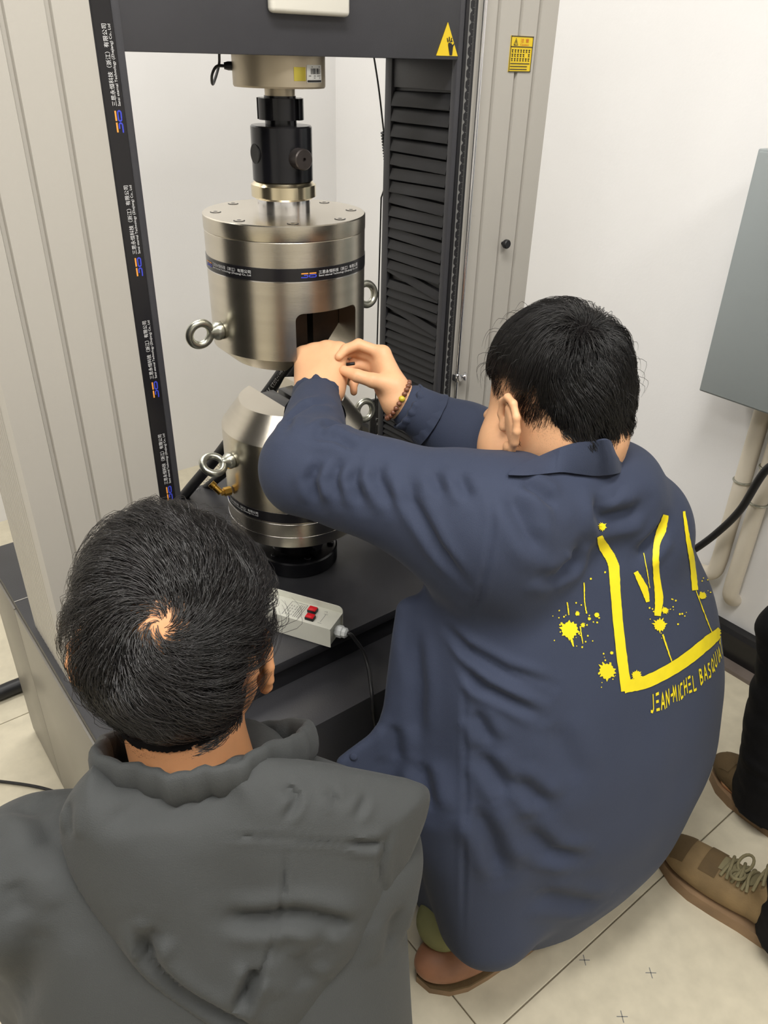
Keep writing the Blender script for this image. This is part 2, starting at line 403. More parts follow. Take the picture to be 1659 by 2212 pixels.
# printed tape
CN = '\u4e09\u601d\u6c38\u6052\u79d1\u6280\uff08\u6d59\u6c5f\uff09\u6709\u9650\u516c\u53f8'
EN = 'Sansi eternal Technology (Zhejiang) Co., Ltd'
def logo(fn_, parent, s=1.0):
    """two rounded s shapes: orange top bars over blue lower loops; unit: logo about 2.6 long, 1 high"""
    V, Fc = strokes_geo([[(0.05, .84), (1.15, .84)], [(1.32, .84), (2.45, .84)]], 0.22, fn_)
    mesh('logo_bars', V, Fc, M['orange_print'], parent)
    blue = [[(0.0, .12)] + [(0.3, .10)] + arc2(0.85, .32, .22, -90, 90) + [(0.45, .54)],
            [(1.55, .12)] + arc2(2.2, .32, .22, -90, 90) + [(1.55, .54)] + arc2(1.52, .33, .21, 90, 270)]
    V, Fc = strokes_geo(blue, 0.2, fn_)
    mesh('logo_loops', V, Fc, M['blue_print'], parent)
lc = [o for o in bpy.data.objects if o.name.startswith('column')][0]
tp = box('printed_tape', (0.3955, CY0 - 0.0012, 0.56), (0.4195, CY0 - 0.0004, 1.62), M['tape'], tm)
tag(tp, 'black printed tape with white lettering')
for z0 in (1.539, 1.357, 1.1755, 0.9935, 0.8135, 0.632):
    fn = lambda x, y, z0=z0: (0.4135 - y, CY0 - 0.0017, z0 + x)   # reads upward, tops to the left
    logo(lambda x, y, fn=fn: fn(x * 0.0103, -0.0018 + y * 0.0098), tp)
    lettering('tape_text', [(CN, 0.0305, 0.0028, 0.088, 0.0065), (EN, 0.0305, -0.003, 0.088, 0.0045)], fn, M['white_print'], tp)

# load cell and couplings
z0 = 1.447
cell = lathe('load_cell', [(0.071, 0), (0.071, -0.040), (0.0695, -0.0425), (0.03, -0.0425)], (XC, YC, z0), M['cell'], tm, ang=25)
lathe('cell_stud', [(0.0235, 0), (0.0235, -0.012)], (XC, YC, 1.4045), M['cell'], cell, seg=40)
def on_cyl(r, zc):
    """flat print coordinates wrapped on a cylinder about the grip axis: x = arc length from the camera-facing meridian"""
    a0 = math.atan2(-YC, -XC)
    return lambda x, y: (XC + r * math.cos(a0 + x / r), YC + r * math.sin(a0 + x / r), zc + y)
def patch(name, fn, x0, x1, y0, y1, m, parent, n=10):
    V = []; 
    for i in range(n + 1):
        x = x0 + (x1 - x0) * i / n; V += [fn(x, y0), fn(x, y1)]
    return mesh(name, V, [(2 * i, 2 * i + 2, 2 * i + 3, 2 * i + 1) for i in range(n)], m, parent, 180)
cf = on_cyl(0.0714, z0 - 0.0425); cf2 = on_cyl(0.0717, z0 - 0.0425)
patch('gold_sticker', cf, 0.022, 0.0415, 0.0105, 0.0285, M['gold'], cell)
bl = patch('barcode_label', cf, 0.0435, 0.078, 0.0085, 0.0315, M['whiteplastic'], cell)
V, Fc = [], []
x = 0.0515
rr = random.Random(5)
while x < 0.074:
    w = rr.choice((0.0004, 0.0008, 0.0012)); 
    Fc.append(tuple(range(len(V), len(V) + 4))); V += [cf2(x, .0195), cf2(x + w, .0195), cf2(x + w, .0270), cf2(x, .0270)]; x += w + rr.choice((0.0005, 0.001))
mesh('barcode', V, Fc, M['blackpaint'], bl)
patch('label_foot', cf2, 0.0445, 0.077, 0.0090, 0.0118, M['rubber'], bl)
V, Fc = strokes_geo([[(.053, .0290), (.073, .0290)], [(.0475, .0172), (.062, .0172)], [(.065, .0172), (.075, .0172)], [(.058, .0146), (.0745, .0146)]], 0.0012, cf2)
mesh('label_lines', V, Fc, M['grey_print'], bl)
lathe('cable_socket', [(0.006, 0), (0.006, 0.006), (0.0045, 0.012)], (XC - 0.064, YC + 0.03, 1.4315), M['rubber'], cell, axis=(-0.9, 0.45, 0), seg=16)
tube('cell_cable', smooth_path([(XC - 0.072, YC + 0.035, 1.4315), (XC - 0.083, YC + 0.044, 1.430), (XC - 0.086, YC + 0.055, 1.418), (XC - 0.075, YC + 0.075, 1.406), (XC - 0.05, YC + 0.10, 1.43), (XC - .05, YC + .095, 1.447)]), 0.0022, M['rubber'], cell, 8)
# ------------------------------------------------------------------ couplings and grips
def gear(r, rn, slots, w, a0=0.3, n=12):
    pts = []
    for k in range(slots):
        a = a0 + 2 * math.pi * k / slots; da = 2 * math.pi / slots; h = w / r / 2
        for q in range(n + 1):
            t = a + h + (da - 2 * h) * q / n; pts.append((r * math.cos(t), r * math.sin(t)))
        pts += [(rn * math.cos(a + da - h), rn * math.sin(a + da - h)), (rn * math.cos(a + da + h), rn * math.sin(a + da + h))]
    return pts
cp = lathe('pin_coupling', [(0.025, 1.393), (0.025, 1.352), (0.047, 1.352), (0.0487, 1.350), (0.0487, 1.272), (0.03, 1.272)], (XC, YC, 0), M['blacksteel'], tm, ang=28)
prism('slotted_nut', gear(0.0365, 0.0315, 6, 0.009, 0.75), lambda x, y, z: (XC + x, YC + y, z), 1.360, 1.390, M['blacksteel'], cp, 30)
pa = np.array([-0.02, -1.0, 0.0]); pa /= np.linalg.norm(pa)
hz = 1.308
lathe('coupling_pin', [(0.0155, -0.02), (0.0155, 0.066), (0.0140, 0.068), (0.003, 0.068), (0.002, 0.064)], (XC, YC, hz), M['pinsteel'], cp, axis=tuple(pa), seg=36)
hole = lathe('pin_hole', [(0.0145, 0.0), (0.0145, 0.0492)], (XC, YC, 1.312), M['dark_in'], cp, axis=(-1, 0.05, 0), seg=32)
hm = mat('hole_black', srgb(6, 6, 7), 0.6); hole.data.materials[0] = hm

def eye_bolt(parent, base, axis, up, R=0.0195, r=0.0068):
    a = Vector(axis).normalized(); u = Vector(up); u = (u - a * u.dot(a)).normalized(); b = Vector(base)
    c = b + a * (0.016 + R + r * 0.4)
    ring = [c + (a * math.cos(t) + u * math.sin(t)) * R for t in [2 * math.pi * k / 40 for k in range(40)]]
    o = tube('eye_bolt', ring, r, M['zinc'], parent, 14, True)
    lathe('bolt_collar', [(0.008, -0.004), (0.0150, 0.0005), (0.0158, 0.006), (0.0145, 0.011), (0.0105, 0.016), (0.008, 0.021)], b, M['zinc'], o, axis=tuple(a), seg=28)
    return o
def screw(parent, x, y, z, m=None):
    o = lathe('cap_screw', [(0.0092, -0.002), (0.0092, 0.0004), (0.0078, 0.0006)], (x, y, z), M['rubber'], parent, seg=28)
    lathe('screw_head', [(0.0076, 0.0), (0.0076, 0.0009), (0.0036, 0.0011), (0.0034, 0.0007)], (x, y, z), M['steel'], o, seg=24)
    s6 = [(0.0034 * math.cos(math.pi / 3 * k), 0.0034 * math.sin(math.pi / 3 * k)) for k in range(6)]
    prism('hex_socket', s6, lambda a, b, h: (x + a, y + b, z + h), 0.0009, 0.00125, M['rubber'], o)
def band(parent, r, zc, h, x0s):
    t = lathe('printed_tape', [(r - 0.0006, zc - h / 2), (r, zc - h / 2 + 0.0002), (r, zc + h / 2 - 0.0002), (r - 0.0006, zc + h / 2)], (XC, YC, 0), M['tape'], parent, seg=96)
    fn = on_cyl(r + 0.0005, zc - h / 2)
    for x0 in x0s:
        logo(lambda x, y, x0=x0: fn(x0 + x * 0.0103, 0.0058 + y * 0.0082), t)
        lettering('tape_text', [(CN, x0 + 0.0295, 0.0105, 0.088, 0.0056), (EN, x0 + 0.0295, 0.0058, 0.088, 0.0038)], fn, M['white_print'], t)
    return t
def cutter_box(x0, x1, y0, y1, z0, z1, bev):
    bm = bmesh.new(); bmesh.ops.create_cube(bm, size=1)
    for v in bm.verts: v.co = Vector(((x0 + x1) / 2 + v.co.x * (x1 - x0), (y0 + y1) / 2 + v.co.y * (y1 - y0), (z0 + z1) / 2 + v.co.z * (z1 - z0)))
    es = [e for e in bm.edges if abs((e.verts[0].co - e.verts[1].co).y) > 0.01]
    bmesh.ops.bevel(bm, geom=es, offset=bev, segments=5, affect='EDGES', profile=0.5)
    return bm_obj('cutter', bm, None)

RG = 0.1345
ug = empty('hydraulic_grip', (XC, YC, 0.98), 'large stainless steel cylindrical grip hanging from the crosshead', 'grip', 'hydraulic grips')
gz = 0.0
ub = lathe('grip_body', [(0.05, 1.1985), (RG - 0.0008, 1.1985), (RG, 1.1975), (RG, 1.0085), (0.104, 0.9815), (0.05, 0.9815)], (XC, YC, 0), M['steel'], ug, seg=128)
boolean(ub, cutter_box(XC - 0.060, XC + 0.060, YC - 0.2, YC + 0.2, 0.90, 1.088, 0.012))
ub.data.materials.clear(); ub.data.materials.append(M['steel'])
tpz = 1.223
lathe('top_plate', [(0.03, 1.1990), (RG + 0.0002, 1.1990), (RG + 0.0006, 1.2000), (RG + 0.0006, 1.2215), (RG - 0.0012, tpz), (0.03, tpz)], (XC, YC, 0), M['steel'], ug, seg=128)
lathe('neck', [(0.0435, tpz), (0.0435, 1.2495)], (XC, YC, 0), M['chrome'], ug)
prism('slotted_ring', gear(0.0528, 0.0505, 5, 0.012, 0.95), lambda x, y, z: (XC + x, YC + y, z), 1.2475, 1.2655, M['nickel'], ug, 30)
lathe('ring_lip', [(0.047, 1.2440), (0.0518, 1.2475), (0.0528, 1.2482), (0.0528, 1.2648), (0.0505, 1.2665), (0.046, 1.272)], (XC, YC, 0), M['nickel'], ug)
for k in range(8):
    a = math.radians(20 + 45 * k); screw(ug, XC + 0.113 * math.cos(a), YC + 0.113 * math.sin(a), tpz)
band(ug, RG + 0.0008, 1.1495, 0.0205, (0.022, -0.176))
lathe('edge_line', [(RG - .001, 1.1375), (RG + .0007, 1.1378), (RG + .0007, 1.1388), (RG - .001, 1.139)], (XC, YC, 0), M['chrome'], ug, seg=96)
eye_bolt(ug, (XC - RG, YC, 1.043), (-1, 0, 0), (0, -0.15, 1))
eye_bolt(ug, (XC + RG, YC, 1.060), (1, 0, 0), (0, 0.2, 1))
# jaws inside the opening
for s in (-1, 1):
    mesh('jaw', [(XC + s * 0.006, YC - 0.07, 1.082), (XC + s * 0.059, YC - 0.07, 1.082), (XC + s * 0.059, YC - 0.07, 1.04), (XC + s * 0.012, YC - 0.07, 0.985), (XC + s * 0.006, YC - 0.07, 0.985),
                 (XC + s * 0.006, YC + 0.07, 1.082), (XC + s * 0.059, YC + 0.07, 1.082), (XC + s * 0.059, YC + 0.07, 1.04), (XC + s * 0.012, YC + 0.07, 0.985), (XC + s * 0.006, YC + 0.07, 0.985)],
         [(0, 1, 2, 3, 4), (9, 8, 7, 6, 5)] + [(i, (i + 1) % 5, 5 + (i + 1) % 5, 5 + i) for i in range(5)], M['dark_in'], ug)
box('jaw_plate', (XC - 0.006, YC + 0.05, 0.99), (XC + 0.006, YC + 0.066, 1.085), M['blacksteel'], ug)

lg = empty('hydraulic_grip', (XC, YC, HB), 'large stainless steel cylindrical grip standing on the black machine base', 'grip', 'hydraulic grips')
lb_ = lathe('grip_body', [(0.05, 0.690), (RG, 0.690), (RG, 0.846), (0.099, 0.894), (0.05, 0.894)], (XC, YC, 0), M['steel'], lg, seg=128)
boolean(lb_, cutter_box(XC - 0.040, XC + 0.040, YC - 0.2, YC + 0.2, 0.835, 1.0, 0.010))
lb_.data.materials.clear(); lb_.data.materials.append(M['steel'])
lathe('lower_ring', [(0.05, 0.6615), (RG + .0004, 0.6615), (RG + .0004, 0.6885), (RG - .001, 0.690), (0.05, 0.690)], (XC, YC, 0), M['steel'], lg, seg=128)
lathe('bottom_plate', [(0.04, 0.6375), (RG - .0015, 0.6375), (RG, 0.639), (RG, 0.660), (0.04, 0.660)], (XC, YC, 0), M['steel'], lg, seg=128)
for zz in (0.6608, 0.6888):
    lathe('edge_line', [(RG - .001, zz - .0010), (RG + .0009, zz - .0006), (RG + .0009, zz + .0006), (RG - .001, zz + .001)], (XC, YC, 0), M['chrome'], lg, seg=96)
band(lg, RG + 0.0008, 0.7035, 0.0205, (-0.193,))
box('jaw', (XC - 0.038, YC - 0.06, 0.836), (XC - 0.005, YC + 0.06, 0.888), M['blacksteel'], lg, 0.002)
box('jaw', (XC + 0.005, YC - 0.06, 0.836), (XC + 0.038, YC + 0.06, 0.888), M['blacksteel'], lg, 0.002)
eye_bolt(lg, (XC - RG, YC, 0.797), (-1, 0, 0.05), (0.3, 1, 0.62))
eye_bolt(lg, (XC + RG, YC, 0.822), (1, 0, 0), (0, 0.1, 1))
nk = lathe('neck', [(0.052, 0.6375), (0.052, 0.566), (0.06, 0.562)], (XC, YC, 0), M['blacksteel'], lg)
fl = lathe('flange', [(0.058, 0.565), (0.080, 0.5635), (0.083, 0.561), (0.083, 0.532), (0.081, 0.5305)], (XC, YC, 0), M['blacksteel'], lg)
lathe('lock_pin', [(0.0125, 0.03), (0.0125, 0.066), (0.011, 0.068)], (XC, YC, 0.588), M['blacksteel'], lg, axis=(0.12, -1, 0.0), seg=28)
for a in (0.2, 1.3, 2.4, 3.4, 4.45, 5.6):
    lathe('flange_screw', [(0.007, 0), (0.007, 0.005), (0.006, 0.006)], (XC + 0.069 * math.cos(a), YC + 0.069 * math.sin(a), 0.5635), M['blacksteel'], lg, seg=20)
bf = lathe('brass_fitting', [(0.0085, 0), (0.0085, 0.014), (0.006, 0.0145), (0.006, 0.02)], (XC - RG - 0.002, YC + 0.012, 0.728), M['brass'], lg, axis=(-1, 0.1, 0), seg=6, ang=20)
lathe('elbow', [(0.006, 0), (0.006, 0.016), (0.0075, 0.017), (0.0075, 0.026)], (XC - RG - 0.022, YC + 0.014, 0.728), M['brass'], bf, axis=(-0.4, 0.5, 0.6), seg=16)

# ------------------------------------------------------------------ hoses and cables at the machine
def hose(label, pts, r, txt=None, sgn=1):
    h = tube('hydraulic_hose', smooth_path(pts, 10), r, M['rubber'], None, 18); tag(h, label, 'hose', 'hydraulic hoses')
    if txt:
        body, p0, p1, hh = txt
        p0, p1 = np.array(p0), np.array(p1); d = (p1 - p0) / np.linalg.norm(p1 - p0)
        v = CAMP - (p0 + p1) / 2; n = v - d * (v @ d); n /= np.linalg.norm(n); q = np.cross(n, d)
        Lr = np.linalg.norm(p1 - p0)
        fn = lambda x, y: p0 + d * x + (n * math.cos(y / r) + q * math.sin(y / r)) * (r + 0.0004)
        lettering('hose_text', [(body, 0, -hh / 2, Lr, hh)], fn, M['white_print'], h)
    return h
def hp(px, Y):
    r = ray(*px); return CAMP + r * (Y / r[1])
A = [hp((668, 720), 1.33), hp((622, 786), 1.345), hp((575, 852), 1.37), hp((530, 905), 1.40), hp((470, 985), 1.46), hp((400, 1068), 1.545), hp((372, 1110), 1.60), hp((345, 1180), 1.66)]
hose('black printed hydraulic hose slanting down behind the two grips', A, 0.0125, ('/T3683-2023 \u276f\u276f\u276f', hp((622, 785), 1.345), hp((577, 851), 1.368), 0.010))
B = [hp((690, 722), 1.37), hp((648, 782), 1.385), hp((600, 848), 1.40), hp((545, 915), 1.43), hp((505, 1000), 1.48), hp((462, 1040), 1.545), hp((425, 1075), 1.60), hp((395, 1130), 1.68)]
hose('thinner black hose with white print running under the other hose beside the base', B, 0.0105, ('MLT 08 1SN \u00b7 GB', hp((497, 985), 1.475), hp((425, 1062), 1.575), 0.008))
# cable coil at the right column
cc = [hp((806, 112), 1.30), hp((818, 190), 1.30), hp((829, 285), 1.30)]
cpth = smooth_path(cc, 6); top = np.array(cpth[-1]); bot = np.array(hp((838, 372), 1.30))
coil = []
for k in range(14 * 10 + 1):
    t = k / 140; a = 2 * math.pi * k / 10; c = top + (bot - top) * t
    coil.append(c + np.array([math.cos(a) * 0.005, math.sin(a) * 0.005, 0]))
cpth += coil + [bot + np.array([0.0, 0.02, -0.05]), bot + np.array([0.01, 0.04, -0.6])]
tag(tube('coiled_cable', cpth, 0.0017, M['rubber'], None, 8), 'thin black coiled cable hanging beside the pleated column bellows', 'cable')

# printed plate standing behind the bellows
q0, q1, q2 = hp((798, 1010), 1.40), hp((834, 1010), 1.40), hp((812, 862), 1.40)
rp_ = box('rear_plate', (q0[0], 1.398, HB), (q1[0], 1.406, q2[2]), M['tape'], tm, 0.001)
c0 = hp((817, 945), 1.397)
lathe('round_sticker', [(0.0105, 0), (0.0105, 0.0005)], c0, M['whiteplastic'], rp_, axis=(0, -1, 0), seg=28)
c1 = hp((806, 1000), 1.397)
logo(lambda x, y: (c1[0] + x * 0.009, 1.3972, c1[2] + y * 0.012), rp_)
c2 = hp((812, 908), 1.397)
lettering('plate_text', [('M\u00b7', 0, 0, 0.016, 0.006), ('\u516c\u53f8', 0.002, -0.014, 0.014, 0.007)], lambda x, y: (c2[0] + x, 1.3972, c2[2] + y), M['white_print'], rp_)
# ------------------------------------------------------------------ pendant switch box
la = Vector((-0.495, 0.869, 0)).normalized(); lb2 = Vector((0.869, 0.495, 0)).normalized(); up = Vector((0, 0, 1))
O = Vector((0.598, 0.890, 0.5315))
bxm = Matrix(((lb2.x, la.x, 0, O.x), (lb2.y, la.y, 0, O.y), (0, 0, 1, O.z), (0, 0, 0, 1)))
pb = empty('switch_box', O, 'white metal switch box with two red buttons lying on the base edge', 'switch box')
LB, WB, HBX = 0.150, 0.052, 0.0405
box('case', (0.004, 0.0025, 0.0), (WB - 0.001, LB - 0.002, HBX - 0.001), M['ctrl'], pb, 0.0012, mtx=bxm)
def plate2(name, poly, x0, x1):
    return prism(name, poly, lambda a, b, h: tuple(bxm @ Vector((h, a, b))), x0, x1, M['ctrl'], pb, 30)
def rplate(h, r=0.008, L=LB):
    return [(0, 0), (L, 0)] + [(L - r + r * math.cos(t), h - r + r * math.sin(t)) for t in np.linspace(0, math.pi / 2, 6)] + [(r - r * math.sin(t), h - r + r * math.cos(t)) for t in np.linspace(0, math.pi / 2, 6)]
plate2('front_plate', rplate(HBX + 0.0005, 0.004), 0.0, 0.0015)
plate2('back_plate', rplate(HBX + 0.0135, 0.010), WB, WB + 0.0015)
box('lid', (0.001, 0.0, HBX - 0.001), (WB + 0.0005, LB, HBX + 0.0004), M['ctrl'], pb, 0.0004, mtx=bxm)
tz = HBX + 0.0006
tf = lambda x, y: tuple(bxm @ Vector((y, x, tz)))           # x along the box from the cable end, y across
for (xx, yy) in ((0.052, 0.034), (0.0465, 0.0135)):
    b = box('push_button', (yy - 0.0065, xx - 0.0085, HBX), (yy + 0.0065, xx + 0.0085, HBX + 0.006), M['rubber'], pb, 0.0008, mtx=bxm)
    box('button_cap', (yy - 0.0058, xx - 0.0078, HBX + 0.005), (yy + 0.0058, xx + 0.0078, HBX + 0.0085), M['btn_red'], b, 0.001, mtx=bxm)
V, Fc = strokes_geo([[(0.026, 0.012), (0.026, 0.036)], [(0.030, 0.036), (0.022, 0.036)], [(0.030, 0.009), (0.022, 0.009)], [(0.032, .042), (.027, .044), (.026, .040)]], 0.0007, tf)
V2, F2 = strokes_geo([[(0.068, 0.005), (0.068, 0.046), (0.100, 0.046), (0.100, 0.005)]] + [[(x, 0.006), (x, 0.042)] for x in (0.0715, 0.0755, 0.079)] + [[(x, .008 + k * .008), (x, .0125 + k * .008)] for x in (.084, .090, .095) for k in range(4)], 0.0011, tf)
Fc += [tuple(i + len(V) for i in f) for f in F2]; V += V2
mesh('printed_marks', V, Fc, M['grey_print'], pb)
gl = Vector(bxm @ Vector((WB * 0.5, 0.002, 0.020)))
g = lathe('cable_gland', [(0.0095, 0), (0.0095, 0.003), (0.0115, 0.0035), (0.0115, 0.013), (0.0095, 0.015), (0.0095, 0.021), (0.006, 0.024)], gl, M['nylon'], pb, axis=tuple(-la), seg=8, ang=25)
e = np.array(gl) - np.array(la) * 0.024
def hp(px, Y):
    r = ray(*px); return CAMP + r * (Y / r[1])
tube('cable', smooth_path([e + np.array(la) * 0.006, e - np.array(la) * 0.006, hp((768, 1383), .872), hp((785, 1408), .857), hp((795, 1440), .838), hp((801, 1480), .806), hp((805, 1515), .788), hp((809, 1560), .784), np.array([.655, .784, .25]), np.array([.66, .775, .05]), np.array([.70, .76, .008]), np.array([.78, .75, .006])], 10), 0.0036, M['rubber'], pb, 10)

# ------------------------------------------------------------------ cabinet and pipes on the right wall
cb = empty('wall_cabinet', (1.84, 0.72, 0.78), 'grey metal electrical cabinet mounted on the white wall', 'cabinet')
box('cabinet_body', (1.665, 0.40, 0.782), (1.8395, 0.893, 1.306), M['cab'], cb, 0.003)
box('cabinet_door', (1.66, 0.405, 0.787), (1.666, 0.888, 1.301), M['cab'], cb, 0.0015)
def pipe(label, path, r, straps):
    p = tube('conduit_pipe', path, r, M['pvc'], None, 20); tag(p, label, 'pipe', 'wall pipes')
    for (c, ) in straps:
        tube('pipe_clip', [Vector(c) + Vector((-math.cos(t) * (r + .001), math.sin(t) * (r + .001), 0)) for t in np.linspace(-1.9, 1.9, 14)], 0.0032, M['zinc'], p, 8)
    return p
R1 = 0.021
pipe('cream wall pipe bending along the wall below the cabinet', smooth_path([(1.803, 0.792, 0.785), (1.803, 0.792, 0.70), (1.803, 0.792, 0.40), (1.803, 0.792, 0.29), (1.803, 0.800, 0.252), (1.803, 0.83, 0.236), (1.803, 0.87, 0.234), (1.803, 1.2, 0.232)], 6), R1, [((1.803, 0.792, 0.54),)])
pipe('cream wall pipe ending in plaster above the skirting', smooth_path([(1.803, 0.738, 0.785), (1.803, 0.738, 0.70), (1.803, 0.738, 0.35), (1.803, 0.738, 0.235), (1.812, 0.738, 0.205), (1.832, 0.738, 0.185), (1.85, 0.738, 0.18)], 6), R1, [((1.803, 0.738, 0.50),), ((1.803, 0.738, 0.60),)])
tag(tube('power_cable', smooth_path([(1.72, 0.66, 0.79), (1.72, 0.66, 0.70), hp((1655, 1015), 0.700), hp((1600, 1100), 0.738), hp((1550, 1150), 0.780), hp((1500, 1187), 0.825), hp((1450, 1215), 0.87), hp((1330, 1270), 1.0), hp((1250, 1330), 1.08)], 10), 0.0095, M['rubber'], None, 14), 'thick black power cable hanging from the wall cabinet to the machine', 'cable')
# cables on the floor at the left
fz = lambda px, z=0.006: CAMP + ray(*px) * ((z - CAM_H) / ray(*px)[2])
tag(tube('floor_cable', smooth_path([fz((-40, 1685)), fz((0, 1688)), fz((60, 1696)), fz((105, 1706)), fz((150, 1722)), fz((200, 1740))], 8), 0.0035, M['rubber'], None, 8), 'thin grey cable lying on the floor tiles beside the machine base', 'cable')
tag(tube('floor_hose', smooth_path([fz((-60, 1512), .02), fz((-10, 1500), .02), fz((30, 1484), .02), fz((80, 1466), .02), fz((140, 1450), .02)], 8), 0.019, M['rubber'], None, 14), 'thick black hose on the floor passing behind the machine base', 'hose')
# ------------------------------------------------------------------ organic surfaces: blended distance fields meshed on a sparse grid
def _a(p): return np.asarray(p, float)
def cone(a, b, r1, r2):
    a, b = _a(a), _a(b); ab = b - a; L2 = ab @ ab
    def fn(p):
        t = np.clip((p - a) @ ab / L2, 0, 1)
        return np.linalg.norm(p - a - t[:, None] * ab, axis=1) - (r1 + (r2 - r1) * t)
    m = max(r1, r2); fn.box = (np.minimum(a, b) - m, np.maximum(a, b) + m); return fn
def ell(c, r, ax=None):
    c, r = _a(c), _a(r); A = np.eye(3) if ax is None else np.array([_a(v) / np.linalg.norm(v) for v in ax])
    def fn(p):
        q = (p - c) @ A.T
        k0 = np.linalg.norm(q / r, axis=1); k1 = np.linalg.norm(q / r ** 2, axis=1)
        return k0 * (k0 - 1) / np.maximum(k1, 1e-9)
    m = r.max(); fn.box = (c - m, c + m); return fn
def tri(a, b, c, th):
    a, b, c = _a(a), _a(b), _a(c)
    def seg(p, u, v):
        w = v - u; t = np.clip((p - u) @ w / (w @ w), 0, 1); return ((p - u - t[:, None] * w) ** 2).sum(1)
    n = np.cross(b - a, c - a); n /= np.linalg.norm(n)
    def fn(p):
        e = np.minimum(np.minimum(seg(p, a, b), seg(p, b, c)), seg(p, c, a))
        ins = np.ones(len(p), bool)
        for u, v in ((a, b), (b, c), (c, a)): ins &= (p - u) @ np.cross(n, v - u) >= 0
        d = np.where(ins, ((p - a) @ n) ** 2, e)
        return np.sqrt(d) - th
    fn.box = (np.minimum(np.minimum(a, b), c) - th, np.maximum(np.maximum(a, b), c) + th); return fn
def stack(levels, right, power=2.0):
    """levels: (z, cx, cy, half width along right, half depth)"""
    L = np.array(sorted(levels), float); rt = _a(right)[:2] / np.linalg.norm(_a(right)[:2]); fw = np.array([-rt[1], rt[0]])
    zz = np.linspace(L[0, 0], L[-1, 0], 80)
    def sm(col):
        y = np.interp(zz, L[:, 0], L[:, col]); k = np.ones(7) / 7
        return np.convolve(np.pad(y, 3, mode='edge'), k, mode='valid')
    C = [sm(i) for i in (1, 2, 3, 4)]
    def fn(p):
        z = np.clip(p[:, 2], L[0, 0], L[-1, 0])
        cx, cy, a, b = (np.interp(z, zz, c) for c in C)
        q = p[:, :2] - np.stack([cx, cy], 1); u = np.abs(q @ rt) / a; v = np.abs(q @ fw) / b
        k = (u ** power + v ** power) ** (1 / power)
        d = (k - 1) * np.minimum(a, b)
        dz = np.maximum(L[0, 0] - p[:, 2], p[:, 2] - L[-1, 0])
        return np.where(dz > 0, np.sqrt(np.maximum(d, 0) ** 2 + dz ** 2), np.maximum(d, dz))
    m = L[:, 3:5].max(); fn.box = (np.array([L[:, 1].min() - m, L[:, 2].min() - m, L[0, 0]]), np.array([L[:, 1].max() + m, L[:, 2].max() + m, L[-1, 0]])); return fn
def union(prims):
    """prims: (fn, k) blended one after another; a primitive is only evaluated near its own box"""
    def fn(p):
        d = prims[0][0](p)
        for g, k in prims[1:]:
            m = ((p > g.box[0] - 0.075 - k) & (p < g.box[1] + 0.075 + k)).all(1)
            I = np.where(m)[0]
            if not len(I): continue
            e = g(p[I]); di = d[I]
            if k <= 0: d[I] = np.minimum(di, e); continue
            h = np.clip(0.5 + 0.5 * (di - e) / k, 0, 1); d[I] = e * h + di * (1 - h) - k * h * (1 - h)
        return d
    fn.box = (np.min([g.box[0] for g, _ in prims], 0) - 0.02, np.max([g.box[1] for g, _ in prims], 0) + 0.02); return fn
def minus(f, g, k=0.004):
    def fn(p):
        d, e = f(p), -g(p); h = np.clip(0.5 - 0.5 * (d - e) / k, 0, 1); return e * h + d * (1 - h) + k * h * (1 - h)
    fn.box = f.box; return fn
def clip_plane(f, pt, n):
    pt, n = _a(pt), _a(n) / np.linalg.norm(n)
    def fn(p): return np.maximum(f(p), (p - pt) @ n)
    fn.box = f.box; return fn
def plus(f, disp):
    def fn(p): return f(p) + disp(p)
    fn.box = f.box; return fn
